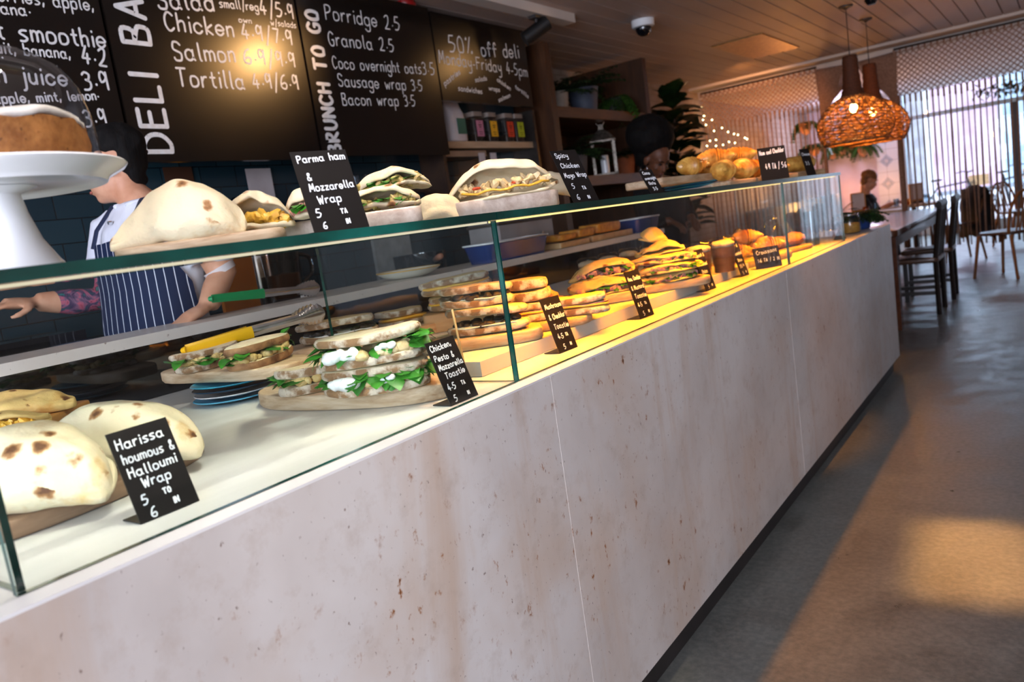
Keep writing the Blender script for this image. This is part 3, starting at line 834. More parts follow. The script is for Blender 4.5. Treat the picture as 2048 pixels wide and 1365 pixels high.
# --- wooden crate with grilled wraps at the far left
M_crate = wood('amber_wood', '#9a6127', '#bf7f3a', '#d39a52', 5, (.2, 1, 1))
BX, BY, BR = -.745, .575, radians(130)
o = thing('wooden_crate', 'low amber wooden box raising the grilled wraps at far left', 'box', (BX, BY, RZ), BR)
for q, d in (((0, -.094, .034), (.26, .012, .068)), ((0, .094, .034), (.26, .012, .068)), ((-.124, 0, .034), (.012, .176, .068)), ((.124, 0, .034), (.012, .176, .068))):
    MB().box(q, d).build('side_board', M_crate, o, smooth=0)
board('amber board on the wooden box carrying the grilled wraps', rrect(.34, .20, .012), RZ + .069, .016, (BX, BY), BR, M_crate)
cz = RZ + .087
flat_wrap('long grilled flatbread wrap with curled end on the amber board', (BX - .02, BY + .03, cz), VR + .35, .125, .042, 21, (.06, 0), 'cheese', M_flat2, .6, .25, .8)
flat_wrap('grilled flatbread wrap spilling orange cheese at front of the amber board', (BX + .10, BY - .03, cz), VR + pi + .3, .085, .032, 25, (0, 0), 'cheese', M_flat2, .7, .2, .8)
# --- blue plates, board of hummus toasties, yellow tongs
zz = RZ
for k, (m, lab, r) in enumerate(((M_psky, 'sky blue plate at the bottom of the stack under the board', .098), (M_pwht, 'white plate second from the bottom of the stack', .096), (M_pnav, 'navy plate second from the top of the stack', .096), (M_ptop, 'teal blue plate on top of the stack under the board', .100))):
    o = plate_mesh(r).build('plate', m, None, (-.765 + .004 * (k % 2), 1.095, zz), smooth=50); tag(o, lab, 'plate', 'stacked plates in the first bay'); zz += .0122
zb = zz + .001
board('pale thick board of houmous toasties on the blue plates', oval(.215, .095, 36, 3, .05, 2), zb, .026, (-.80, 1.13), .12, M_board)
zt = zb + .027
toastie('chickpea and spinach toastie at the front right of the raised board', (-.69, 1.13, zt), 1.85, 'humm', .19, .10, .019, 31, (.0, -.06), crust=M_crustd)
toastie('chickpea toastie at the left end of the raised board under the tongs', (-.86, 1.10, zt), 1.55, 'humm', .17, .10, .016, 36, gap=.014)
def tongs(label, p0, p1, col, colname, spread=.02, grip=.42):
    """kitchen tongs: p0 grip end, p1 scalloped end"""
    p0 = Vector(p0); p1 = Vector(p1); d = p1 - p0; Ln = d.length; d.normalize()
    sd = d.cross(Vector((0, 0, 1))).normalized(); up = sd.cross(d)
    o = thing('tongs', label, 'tongs', p0)
    for s in (-1, 1):
        arm = MB(); gr = MB()
        def pt(t, off=0): return d * (Ln * t) + sd * (s * (.004 + spread * min(1, t * 1.5))) + up * off
        def strip(mb, t0, t1, w0, w1, cup, n=10, th=.0016):
            rings = []
            for i in range(n + 1):
                t = t0 + (t1 - t0) * i / n; wv = w0 + (w1 - w0) * i / n
                sc = 1 + (.12 * sin(i * pi) if cup else 0)
                c0 = pt(t); r = []
                for j in range(7):
                    a = -1 + 2 * j / 6; r.append(c0 + up * (a * wv / 2) + sd * (s * (-.006 * a * a * (1.6 if cup else .7))))
                r += [q + sd * (s * th) for q in reversed(r)]
                rings.append(r)
            mb.loft(rings, 0, True)
        strip(gr, 0, grip, .024, .030, 0)
        gr.build('grip', mat(colname, col, col, 8, .35, spec=.5), o, smooth=50)
        strip(arm, grip, .8, .025, .022, 0)
        # scalloped paddle
        rings = []; n = 24
        for i in range(n + 1):
            f = i / n; t = .8 + .2 * f; wv = .024 + .028 * sin(pi * min(1, f * .62 + .05)) * (1 if f < .9 else (1 - f) * 8 + .2)
            wv *= 1 + .08 * sin(f * 40)
            c0 = pt(t); r = [c0 + up * ((-1 + 2 * j / 6) * wv / 2) + sd * (s * (-.010 * (-1 + 2 * j / 6) ** 2)) for j in range(7)]
            r += [q2 + sd * (s * .0015) for q2 in reversed(r)]; rings.append(r)
        arm.loft(rings, 0, True)
        arm.build('arm', M_steel, o, smooth=50)
    e = MB(); e.tube([d * -.001 + sd * -.006, d * -.006, d * -.001 + sd * .006], .008, 8, 0, flat=1); e.build('hinge', mat(colname, col, col, 8, .35), o, smooth=50)
    return o
M_steel = mat('polished_steel', '#c9ccd0', '#e2e4e6', 20, .16, 1)
tongs('steel tongs with yellow grips lying across the houmous toasties', onx(372, 700, -.88), onx(640, 625, -.80), '#f2b90c', 'yellow_vinyl', .022, .45)
# --- chicken pesto toasties
board('thick pale olive-wood board of chicken toasties beside its sign', oval(.245, .125, 40, 2.4, .05, .8), RZ, .032, (-.375, 1.125), .05, M_board)
z1 = RZ + .033
q = P(772, 782, z1)
toastie('lower chicken and pesto toastie of the front stack, spinach spilling out', (q.x - .02, q.y + .0, z1), VR - .06, 'pesto', .205, .105, .018, 41, gap=.020)
toastie('upper chicken toastie of the front stack with white mozzarella and spinach', (q.x - .015, q.y + .0, z1 + .060), VR - .02, 'pesto', .205, .11, .017, 46, (.03, -.04), gap=.022)
toastie('short toastie lying behind left of the spinach stack', (q.x - .215, q.y + .015, z1), 1.15, 'humm', .15, .10, .02, 52, gap=.012)
sign('price sign reading Chicken, Pesto & Mozzarella Toastie', (-.062, 1.10, RZ), pi / 2, [('Chicken,', .08, .16, .09), ('Pesto &', .08, .31, .085), ('Mozzarella', .1, .46, .085), ('Toastie', .2, .60, .09), ('4.5', .12, .78, .095), ('TA', .6, .76, .055), ('5', .18, .96, .095), ('IN', .66, .93, .05)], .083, .125, .33, .0028)
o = MB().cyl((0, 0, 0), (-.01, .0, .13), .0024, 8).build('wooden_skewer', mat('bamboo', '#c99c5c', '#dcb679', 30, .6), None, (-.125, 1.19, z1), smooth=60); tag(o, 'thin bamboo skewer standing behind the chicken toastie sign', 'skewer')
RR = ZC + .035
# --- mushroom toasties behind
q = P(730, 690, RR)
board('long pale board under the black mushroom toastie', oval(.25, .10, 36, 3.5, .03, 4), RR, .03, (q.x, q.y), 1.2, M_board)
toastie('mushroom toastie with black filling behind the spinach stack', (q.x - .02, q.y - .07, RR + .032), 1.0, 'mush', .22, .115, .019, 61, (.02, 0), gap=.022, crumb=M_toastc)
toastie('plain toastie half hidden at right end of the black mushroom toastie', (q.x + .03, q.y + .14, RR + .032), 1.3, 'egg', .15, .10, .018, 66, crumb=M_toastc)
# --- stack beside the green glass seam
q = Vector((-.29, 1.47, RR))
board('long pale board running behind the green glass seam', oval(.15, .085, 36, 3.5, .03, 5), RR, .028, (q.x - .02, q.y + .03), VR, M_board)
z2 = RR + .03
toastie('dark mushroom toastie at the bottom of the stack by the glass seam', (q.x, q.y + .03, z2), VR - .1, 'mush', .20, .10, .018, 71, gap=.028)
toastie('mushroom and cheese toastie in the middle of the stack by the seam', (q.x - .03, q.y + .035, z2 + .066), VR + .25, 'mush', .18, .095, .018, 75, (.02, .03), gap=.016)
q2 = P(905, 660, RR)
board('block board under the golden toasties behind the glass seam', rrect(.24, .125, .01), RR, .055, (q2.x, q2.y + .06), VR + .1, M_board2)
toastie('golden cheese toastie at the bottom of the rear stack behind the seam', (q2.x, q2.y + .06, RR + .056), VR + .15, 'cheese', .20, .12, .019, 81, crumb=M_toastc, gap=.01)
toastie('golden cheese toastie on top of the rear stack behind the seam', (q2.x - .01, q2.y + .055, RR + .107), VR + .05, 'egg', .21, .12, .019, 85, (.03, -.04), crumb=M_toastc, gap=.008)

# ================================================================== MIDDLE BAY, ON THE RISER
RR = ZC + .035
q = P(1090, 655, RR)
board('round pale board under the yellow-lit mushroom toasties', oval(.13, .085, 36, 2.3, .03, 6), RR, .022, (q.x, q.y), VR, M_board)
z3 = RR + .023
toastie('ham and cheddar toastie at the bottom of the yellow-lit stack, left half', (q.x - .04, q.y - .03, z3), VR + .1, 'cheese', .15, .10, .02, 91, crumb=M_toastc)
toastie('ham and cheddar toastie behind the Mushroom sign, right end of its board', (q.x + .075, q.y + .06, z3), VR - .2, 'cheese', .16, .10, .018, 94, crumb=M_toastc)
toastie('cheddar toastie on top of the yellow-lit stack', (q.x - .035, q.y - .025, z3 + .055), VR + .0, 'thin', .135, .10, .026, 97, (.03, 0), crumb=M_toastc, gap=.005)
sg = [('Mushroom', .1, .2, .085), ('& Cheddar', .12, .40, .09), ('Toastie', .2, .58, .09), ('4.5', .2, .76, .085), ('TA', .6, .74, .05), ('5', .3, .95, .085), ('IN', .66, .92, .05)]
sign('price sign reading Mushroom & Cheddar Toastie', (-.105, 1.556, RZ), pi / 2 - .05, sg, .078, .135, .28, .0028)
# flatbread behind
q = P(1040, 590, RR + .04)
board('pale block board under the folded flatbread behind the seam', oval(.12, .08, 30, 4, 0, 0), RR, .045, (-.47, 1.93), VR, M_board)
flat_wrap('golden folded flatbread on a block behind the cheddar stack', (-.45, 1.86, RR + .047), VR + pi, .125, .05, 101, (-.04, 0), 'ham', M_flat2, .8, .25, .75)
# ham cheddar wraps
q = P(1235, 622, RR)
board('long pale board under the yellow flatbread toasties', oval(.155, .095, 36, 4, .02, 1), RR, .03, (q.x - .19, q.y + .20), VR + .15, M_board)
z4 = RR + .032
flat_wrap('front yellow flatbread toastie, open edge showing ham', (q.x - .17, q.y + .23, z4), VR + pi + .15, .112, .042, 111, (-.03, 0), 'ham', M_flat2, .85, .3, .8, amp=.007)
flat_wrap('yellow flatbread toastie lying on top, rounded back edge up', (q.x - .19, q.y + .28, z4 + .042), VR + pi + .22, .115, .042, 113, (.06, .04), 'ham', M_flat2, .85, .35, .75, amp=.007)
sign('price sign reading Ham, Cheddar & Mustard Toastie', (-.115, 2.015, RZ), pi / 2 - .05, [('Ham, Cheddar', .08, .2, .085), ('& Mustard', .1, .40, .085), ('Toastie', .14, .58, .09), ('4.5', .14, .76, .085), ('TA', .6, .74, .05), ('5', .28, .95, .085), ('IN', .66, .92, .05)], .082, .14, .26, .0028)
# squash stack
q = P(1370, 598, RR)
board('pale board under the tall stack of speckled flatbreads', oval(.14, .095, 36, 4, .02, 2), RR, .026, (q.x - .20, q.y + .31), VR + .2, M_board)
z5 = RR + .028
cx, cy = q.x - .20, q.y + .31
for k, (dx, dy, dz, sd, lab, hh) in enumerate(((0, 0, 0, 121, 'bottom flatbread of the tall speckled stack', .028), (.01, .01, .029, 124, 'second flatbread of the tall speckled stack', .028), (-.01, .02, .058, 127, 'third flatbread of the tall speckled stack', .028))):
    flat_wrap(lab, (cx + dx, cy + dy, z5 + dz), VR + pi + .2 - .05 * k, .118, hh, sd, (0, .02), 'ham', M_flat3 if False else M_flat2, .85, .15, .85, group='speckled flatbreads stacked by the onion sign')
flat_wrap('fourth speckled flatbread, its fold facing left, near the top of the stack', (cx - .02, cy + .04, z5 + .087), VR + pi, .085, .034, 131, (.0, .05), None, M_flat2, .9, .2, .6, group='speckled flatbreads stacked by the onion sign')
flat_wrap('curled small flatbread perched on top of the speckled stack', (cx - .035, cy + .06, z5 + .118), VR + .9, .065, .04, 134, (.25, .2), None, M_flat2, .9, .5, .5, group='speckled flatbreads stacked by the onion sign')
sign('price sign reading Squash & Caramelised Onion', (-.125, 2.545, RZ), pi / 2 - .05, [('Squash &', .1, .18, .085), ('Caramelised', .1, .40, .08), ('Onion', .2, .58, .085), ('3.5', .2, .76, .085), ('TA', .6, .73, .05), ('5', .28, .95, .085), ('IN', .66, .92, .05)], .08, .145, .26, .0028)
sign('price sign reading Ham & Caramelised Onion, beside the end of the riser', (-.125, 2.90, RZ), pi / 2 - .05, [('Ham &', .1, .18, .085), ('Caramelised', .1, .40, .08), ('Onion', .2, .58, .085), ('3.5', .2, .76, .085), ('TA', .6, .73, .05), ('5', .28, .95, .085), ('IN', .66, .92, .05)], .075, .14, .26, .0028)
# granola cups
M_cup = glass('clear_plastic', '#f3f1ec', .8, 1.4)
M_gran = mat('granola_layers', '#5a3d2c', '#8a654c', 18, .6, stretch=(.3, .3, 1.6))
M_foam = mat('coconut_topping', '#d9bf9d', '#f0dfc6', 60, .7, bmp=.6)
def cup(label, loc, s=1.0, first=[None]):
    if first[0]: return dup(first[0], loc, 0, label, scale=s)
    o = thing('granola_pot', label, 'cup', loc, 0, 'granola pots in a row at the back of the middle bay')
    MB().lathe([(.030, 0), (.030, .002), (.0385, .078), (.0365, .078), (.001, .078)], n=28, caps=True).build('oat_layers', M_gran, o, smooth=50)
    f = MB(); f.lathe([(.037, .079), (.039, .090), (.030, .097), (.001, .100)], n=28); f.jit(.004, 60, 3); f.build('topping', M_foam, o, smooth=180)
    c2 = MB(); c2.lathe([(.031, -.0005), (.033, .0), (.0418, .095), (.044, .097), (.044, .101), (.0415, .102), (.036, .111), (.001, .113)], n=28, caps=False); c2.build('plastic_pot', M_cup, o, smooth=50)
    first[0] = o; return o
for k, (u, v, lab) in enumerate(((1182, 572, 'granola pot at the left end of the back row'), (1222, 560, 'second granola pot from the left in the back row'), (1262, 548, 'third granola pot from the left in the back row'), (1303, 540, 'fourth granola pot, behind the tall flatbread stack'), (1340, 532, 'fifth granola pot, right behind the tall flatbread stack'))):
    q = P(u, v, RR); cup(lab, (q.x, q.y, RR), 1.0)
for u, v, lab in ((1402, 556, 'large granola pot right of the tall flatbread stack'), (1450, 543, 'large granola pot behind the ham and onion sign')):
    q = P(u, v, RR); cup(lab, (q.x, q.y, RR), 1.15)
# ================================================================== END BAY
M_pastry = mat('croissant_crust', '#b5762a', '#f0bc5c', 24, .38, bmp=.3, bscale=40, coat=.2)
M_almond = mat('almond_flakes', '#e7c98c', '#f5e3b8', 30, .6)
def croissant_mesh(Ln=.13, R=.032, bend=.5, turns=7, seed=1):
    mb = MB(); rings = []; n = 110
    for i in range(n + 1):
        t = -1 + 2 * i / n
        a = t * bend * 1.6
        c = Vector((sin(a) * Ln / (2 * sin(bend * 1.6)) if bend > .05 else t * Ln / 2, -(1 - cos(a)) * Ln * .55, 0))
        k = max(0.12, (1 - abs(t) ** 1.7)) ** .8
        ph = (abs(t) * turns + .25) % 1
        r = R * k * (.84 + .30 * (1 - ph))
        dx = Vector((cos(a), -sin(a), 0)).normalized(); sd = Vector((-dx.y, dx.x, 0))
        rings.append([c + sd * (r * cos(2 * pi * j / 16)) + Vector((0, 0, 1)) * (r * .88 * sin(2 * pi * j / 16)) for j in range(16)])
    mb.loft(rings); mb.jit(.003, 20, seed); mb.jit(.001, 80, seed)
    z = min(q[2] for q in mb.v); mb.v = [(a, b, c - z) for a, b, c in mb.v]
    return mb
def croissant(label, loc, rz, seed=1, s=1.0, group=None, almond=False, rot=None):
    mb = croissant_mesh(.14 * s, .036 * s, .55, 5.5, seed)
    o = mb.build('croissant', M_pastry, None, loc, (rot[0], rot[1], rz) if rot else (0, 0, rz), smooth=50); tag(o, label, 'croissant', group)
    if almond:
        r = random.Random(seed); f = MB()
        for i in range(26):
            q = Vector(mb.v[r.randrange(len(mb.v))])
            if q.z > .035 * s: f.ball(q + Vector((0, 0, .002)), .007, 6, 0, (1, .7, .2), Euler((r.uniform(-.6, .6), r.uniform(-.6, .6), r.uniform(0, 3))).to_matrix())
        if f.v: f.build('almond_flakes', M_almond, o, smooth=60)
    return o
board('pale board under the yellow-lit croissants in the end bay', oval(.25, .11, 30, 5, .0, 0), RZ, .028, (-.27, 3.36), 1.35, M_board)
zc = RZ + .029
croissant('yellow-lit croissant at the left end of the end bay board', (-.26, 3.17, zc), .9, 5, .9)
croissant('yellow-lit croissant behind the flat Croissant sign', (-.30, 3.32, zc), .7, 6, 1.0)
croissant('large yellow-lit almond croissant right of the flat Croissant sign', (-.22, 3.47, zc), .9, 7, 1.15, almond=True)
croissant('yellow-lit croissant stacked on top of the end bay pile', (-.28, 3.40, zc + .056), .6, 8, .95)
sign('flat black sign reading Croissant leaning on the end bay board', (-.105, 3.13, RZ), .85, [('Croissant', .12, .32, .17), ('1.6 TA / 2 IN', .12, .68, .15)], .115, .085, .22, .0026)
M_cook = mat('brown_bun', '#7d4a1c', '#b0752f', 26, .6, bmp=.5)
for k, (x, y, s, lab) in enumerate(((-.27, 3.76, .05, 'brown seeded bun behind the yellow croissants'), (-.22, 3.90, .052, 'brown seeded bun nearest the end glass'), (-.38, 3.80, .045, 'brown bun at the back of the end bay'))):
    m = MB(); m.ball((0, 0, s * .62), s, 20, 0, (1.5, 1, .62)); m.jit(.005, 30, k + 3); o = m.build('bread_bun', M_cook, None, (x, y, RZ + .021), (0, 0, .4 + k), smooth=180); tag(o, lab, 'bun')
board('slim board under the brown buns', oval(.17, .13, 30, 5), RZ, .02, (-.29, 3.83), 1.3, M_board2)
# ================================================================== ON TOP OF THE GLASS
ZT = ZG + .001
def fwd(p): return sum(RC[2][i] * (p[i] - CAM[i]) for i in range(3))
def span(u0, u1, v, x):
    c = onx((u0 + u1) / 2, v, x); return c.x, c.y, abs(u1 - u0) / FPX * fwd(c)
AX = VR + .25          # long axis of most boards on the glass
# --- first board with two pale wraps
x, y, l = span(235, 585, 488, -.24)
board('slim pale board under the big pale wraps above the chef', rrect(l * .9, .13, .03), ZT, .018, (x, y), AX, M_board)
zt = ZT + .019
x, y, l = span(285, 500, 470, -.24)
flat_wrap('large pointed pale flatbread with scorch marks on the glass top', (x, y - .03, zt), AX - .02, l * .60, .055, 201, (.58, 0), None, None, 1.15, .3, .5, amp=.007, peak=.25)
x, y, l = span(452, 566, 465, -.27)
flat_wrap('pale flatbread fold behind the large pointed one', (x, y + .01, zt), AX + pi + .1, l * .60, .056, 204, (.02, -.05), 'cheese', None, 1.0, .25, .8, amp=.008)
# --- second board with parma ham wraps
x, y, l = span(558, 838, 448, -.24)
board('thick marbled pale board under the parma ham wraps', rrect(l, .15, .02), ZT, .03, (x, y), AX, M_board3)
zt = ZT + .031
x, y, l = span(560, 660, 425, -.22)
flat_wrap('short pale wrap left of the Parma ham sign', (x, y + .02, zt), AX + pi, l * .55, .046, 211, (0, .05), 'ham', None, .9, .3, .7)
x, y, l = span(690, 835, 420, -.22)
flat_wrap('open pale wrap right of the Parma ham sign showing green leaves', (x, y, zt), AX + pi, l * .56, .038, 214, (0, .02), 'green', None, .95, .25, .8)
x, y, l = span(690, 830, 400, -.25)
flat_wrap('upper pale wrap with rocket stalks, stacked above the open ham wrap', (x + .01, y + .03, zt + .034), AX + pi - .1, l * .58, .042, 217, (.05, .05), 'green', None, 1.0, .3, .6)
x, y, l = span(835, 908, 415, -.30)
flat_wrap('upright rounded flatbread end behind the ham wraps', (x, y + .02, ZT), AX, l * .72, .045, 221, (.75, 0), None, None, 1.1, .3, .5)
b = onx(688, 452, -.062)
sign('price sign reading Parma ham & Mozzarella Wrap', (-.066, b.y, ZT), pi / 2 - .25, [('Parma ham', .08, .15, .085), ('&', .16, .36, .085), ('Mozzarella', .14, .50, .09), ('Wrap', .22, .66, .095), ('5', .12, .82, .10), ('TA', .56, .80, .055), ('6', .18, .96, .075), ('IN', .6, .93, .055)], .098, .135, .27, .0030)
# --- third board with spicy chicken wrap
x, y, l = span(908, 1104, 410, -.22)
board('thick round-ended marbled board under the spicy chicken wrap', oval(l * .55, .085, 32, 4), ZT, .038, (x, y), AX, M_board3)
x, y, l = span(905, 1105, 385, -.22)
flat_wrap('fat open flatbread stuffed with chicken, cheese and pepper', (x, y, ZT + .039), AX + pi - .12, l * .56, .072, 231, (-.06, .03), 'chicken', None, .75, .22, .9, amp=.007, lip=.25)
x, y, l = span(1060, 1128, 395, -.26)
flat_wrap('pale flatbread flap hanging over the right end of the chicken board', (x, y + .04, ZT + .039), AX, l * .8, .04, 234, (.35, .35), None, None, 1.0, .3, .5)
b = onx(1176, 392, -.07)
sign('price sign reading Spicy Chicken Mayo Wrap', (-.075, b.y, ZT), pi / 2 - .25, [('Spicy', .1, .15, .085), ('Chicken', .14, .34, .085), ('Mayo Wrap', .1, .53, .085), ('5', .2, .74, .09), ('TA', .56, .77, .055), ('6', .2, .95, .09), ('IN', .6, .95, .055)], .088, .145, .42, .0030)
# --- small sign, plates and croissants
b = onx(1316, 382, -.1)
sign('small leaning sign in front of the croissant plates', (-.10, b.y, ZT), pi / 2 - .3, [('Coco', .15, .2, .11), ('overnight', .1, .42, .11), ('Oats', .2, .62, .11), ('3.5', .3, .86, .12)], .055, .085, .5, .003)
yl, yr = onx(1370, 372, -.3).y, onx(1430, 366, -.3).y
zz = ZT
for k, (m, lab) in enumerate(((M_pwht, 'white plate at the bottom of the stack on the glass top'), (M_ptop, 'lower blue plate of the stack on the glass top'), (M_psky, 'upper blue plate of the stack on the glass top'))):
    o = plate_mesh(.115).build('plate', m, None, (-.33, (yl + yr) / 2, zz), smooth=50); tag(o, lab, 'plate', 'stacked plates under the almond croissants'); zz += .0105
yb0, yb1 = onx(1314, 376, -.28).y, onx(1440, 362, -.28).y
board('pale board balanced on the blue plates carrying almond croissants', rrect(yb1 - yb0, .15, .012), zz + .001, .026, (-.31, (yb0 + yb1) / 2), 1.5, M_board)
zc = zz + .028
croissant('flaky almond croissant at the left of the raised board', (-.31, onx(1382, 350, -.31).y, zc), 1.15, 301, 1.05, almond=True)
croissant('flaky almond croissant at the right end of the raised board', (-.30, onx(1418, 348, -.30).y, zc), 1.0, 302, 1.0, almond=True)
x, y, l = span(1425, 1562, 362, -.2)
board('pale board along the glass edge under the glossy croissants', rrect(.66, .16, .012), ZT, .02, (-.20, y + .02), 1.45, M_board)
zc = ZT + .021
for k, (u, dx, dz, rz, s, lab) in enumerate(((1448, .0, 0, 1.6, 1.2, 'glossy spiral croissant at the left of the front row'), (1482, .01, 0, 1.35, 1.2, 'glossy spiral croissant in the middle of the front row'), (1515, -.01, 0, .9, 1.15, 'glossy croissant at the right of the front row'), (1545, .0, 0, .7, 1.0, 'glossy croissant beside the Ham and Cheddar sign'), (1462, -.06, .058, .6, 1.1, 'upper croissant resting on the left of the front row'), (1500, -.05, .060, .5, 1.15, 'upper croissant resting on the right of the front row'))):
    q = onx(u, 355, -.20)
    croissant(lab, (-.20 + dx, q.y, zc + dz), rz, 310 + k, s, 'glossy croissants on the long board')
b = onx(1552, 360, -.06)
sign('small black sign reading Ham and Cheddar beside the croissants', (-.06, b.y, ZT), .75, [('Ham and Cheddar', .06, .22, .13), ('4.9 TA / 5.6', .2, .66, .16)], .115, .13, .15, .0034)
x, y, l = span(1565, 1627, 350, -.2)
board('small block board under the seeded roll at the far end', rrect(.26, .13, .01), ZT, .028, (-.2, y), 1.2, M_board)
m = MB(); m.ball((0, 0, .04), .05, 22, 0, (2.2, 1.1, .8)); m.jit(.008, 26, 5); m.jit(.003, 80, 6)
o = m.build('seeded_roll', M_pastry, None, (-.2, y, ZT + .027), (0, 0, 1.0), smooth=180); tag(o, 'seeded pastry roll on the far end block board', 'roll')
b = onx(1633, 345, -.06)
sign('narrow black sign at the far end of the glass top', (-.08, b.y, ZT), 1.25, [('Cheese', .1, .25, .1), ('3.5', .2, .6, .12)], .07, .13, .25, .003)
# --- cake stand
CX, CY = -.25, .462
cs = thing('cake_stand', 'white pedestal cake stand with clear dome at the near left corner', 'cake stand', (CX, CY, ZT))
m = MB(); m.lathe([(.001, 0), (.062, 0), (.064, .004), (.058, .012), (.043, .04), (.033, .075), (.029, .10), (.05, .108), (.001, .108)], n=48); m.build('pedestal', M_pwht, cs, smooth=50)
m = MB(); m.lathe([(.001, .1085), (.06, .1085), (.12, .110), (.128, .106), (.134, .106), (.138, .112), (.158, .122), (.162, .127), (.160, .1295), (.150, .127), (.13, .121), (.001, .120)], n=64); m.build('plate', M_pwht, cs, smooth=40)
M_dome = glass('dome_glass', '#f3f3f6', 1.3, 1.48)
m = MB(); m.lathe([(.134, .1225), (.133, .15), (.131, .19), (.124, .225), (.108, .252), (.083, .270), (.05, .280), (.02, .283), (.014, .285), (.012, .296), (.017, .305), (.010, .312), (.001, .313)], n=64, caps=False); m.build('dome', M_dome, cs, smooth=60)
ck = thing('cake', 'crumbly brown cake with white icing under the clear dome', 'cake', (CX, CY, ZT + .1305))
M_sponge = m_crumb('brown_sponge', '#8a5527', '#b67a40', '#4a2a12')
M_icing = mat('cream_icing', '#e9e2d2', '#fbf6ea', 40, .6, bmp=.4, bscale=60)
for a0, a1, nm in ((-50, 82, 0), (88, 305, 1)):
    m = MB(); ic = MB(); rings = []; n = 26
    seg = [radians(a0 + (a1 - a0) * j / n) for j in range(n + 1)]
    for r, z in ((.118, 0), (.120, .02), (.119, .046)): rings.append([(0, 0, z)] + [(r * cos(a), r * sin(a), z) for a in seg])
    m.loft(rings); m.jit(.005, 40, nm + 3); m.jit(.002, 130, nm)
    z0 = min(q[2] for q in m.v); m.v = [(p, q, r - z0) for p, q, r in m.v]
    sp = m.build('sponge', M_sponge, ck, smooth=60)
    rings = [[(.01 * cos(sum(seg) / len(seg)), .01 * sin(sum(seg) / len(seg)), z)] + [(r * cos(a), r * sin(a), z + .004 * sin(5 * a)) for a in seg] for r, z in ((.112, .047), (.121, .050), (.119, .058), (.100, .063))]
    ic.loft(rings); ic.jit(.004, 45, nm + 8); ic.build('icing', M_icing, ck, smooth=180)
# ================================================================== PEOPLE
def skin(name, a, b):
    return mat(name, a, b, 20, .5, sss=.12, spec=.4, bmp=.08, bscale=120)
M_skin = skin('fair_skin', '#c48a6a', '#d6a283')
M_skind = skin('brown_skin', '#5e3a28', '#774b34')
M_hair = mat('black_hair', '#060505', '#0f0c0b', 60, .8, spec=.2, stretch=(1, 1, .2), bmp=.5, bscale=90)
def frame(fd, tilt=0):
    f = Vector(fd).normalized(); u = Vector((0, 0, 1)); l = u.cross(f).normalized(); u = f.cross(l)
    if tilt:
        q = Matrix.Rotation(tilt, 3, l); f = q @ f; u = q @ u
    return f, l, u
def add_head(mb, c, F, s=1.0, neck_to=None):
    f, l, u = F; c = Vector(c); M = Matrix((f, l, u)).transposed()
    q = lambda a, b, d: c + (f * a + l * b + u * d) * s
    mb.ball(q(-.008, 0, .035), s, 20, 0, (.093, .076, .088), M)
    mb.ball(q(.030, 0, -.040), s, 16, 0, (.062, .056, .072), M)
    mb.ball(q(.062, 0, -.088), s, 10, 0, (.024, .026, .020), M)          # chin
    mb.tube([q(.084, 0, .012), q(.100, 0, -.018), q(.106, 0, -.034), q(.088, 0, -.044)], [.008 * s, .010 * s, .013 * s, .008 * s], 8)
    for k in (-1, 1):
        mb.ball(q(.058, k * .038, -.028), s, 10, 0, (.026, .024, .022), M)    # cheekbone
        mb.tube([q(.083, k * .012, .030), q(.076, k * .045, .026)], [.010 * s, .008 * s], 8)   # brow
        mb.ball(q(-.008, k * .082, -.010), s, 12, 0, (.022, .012, .034), M)   # ear
        mb.tube([q(-.008, k * .092, .022), q(-.028, k * .095, .006), q(-.016, k * .090, -.032)], .005 * s, 6)
    mb.tube([q(.082, .018, -.066), q(.092, 0, -.064), q(.082, -.018, -.066)], [.006 * s, .009 * s, .006 * s], 8)
    if neck_to is not None: mb.tube([q(-.02, 0, -.04), q(-.02, 0, -.09), neck_to], [.052 * s, .052 * s, .062 * s], 14)
def add_face(parent, c, F, s=1.0, lid=False, lip='#a85f52'):
    f, l, u = F; c = Vector(c); M = Matrix((f, l, u)).transposed()
    q = lambda a, b, d: c + (f * a + l * b + u * d) * s
    for k in (-1, 1):
        e = MB(); e.ball(q(.079, k * .031, .006), s, 10, 0, (.010, .015, .009), M)
        e.build('eyelid' if lid else 'eye', mat('lashes', '#1a100c', '#2a1a14', 30, .5) if lid else mat('eye_white', '#d9d4cd', '#d9d4cd', 5, .3), parent, smooth=180)
        b = MB(); b.tube([q(.0905, k * .014, .026), q(.089, k * .032, .033), q(.078, k * .050, .027)], [.003 * s, .004 * s, .002 * s], 6); b.build('eyebrow', M_hair, parent, smooth=180)
    m = MB(); m.tube([q(.088, .020, -.064), q(.0985, 0, -.062), q(.088, -.020, -.064)], [.003 * s, .006 * s, .003 * s], 8); m.build('lips', mat('lips' + lip[1:], lip, lip, 5, .4), parent, smooth=180)
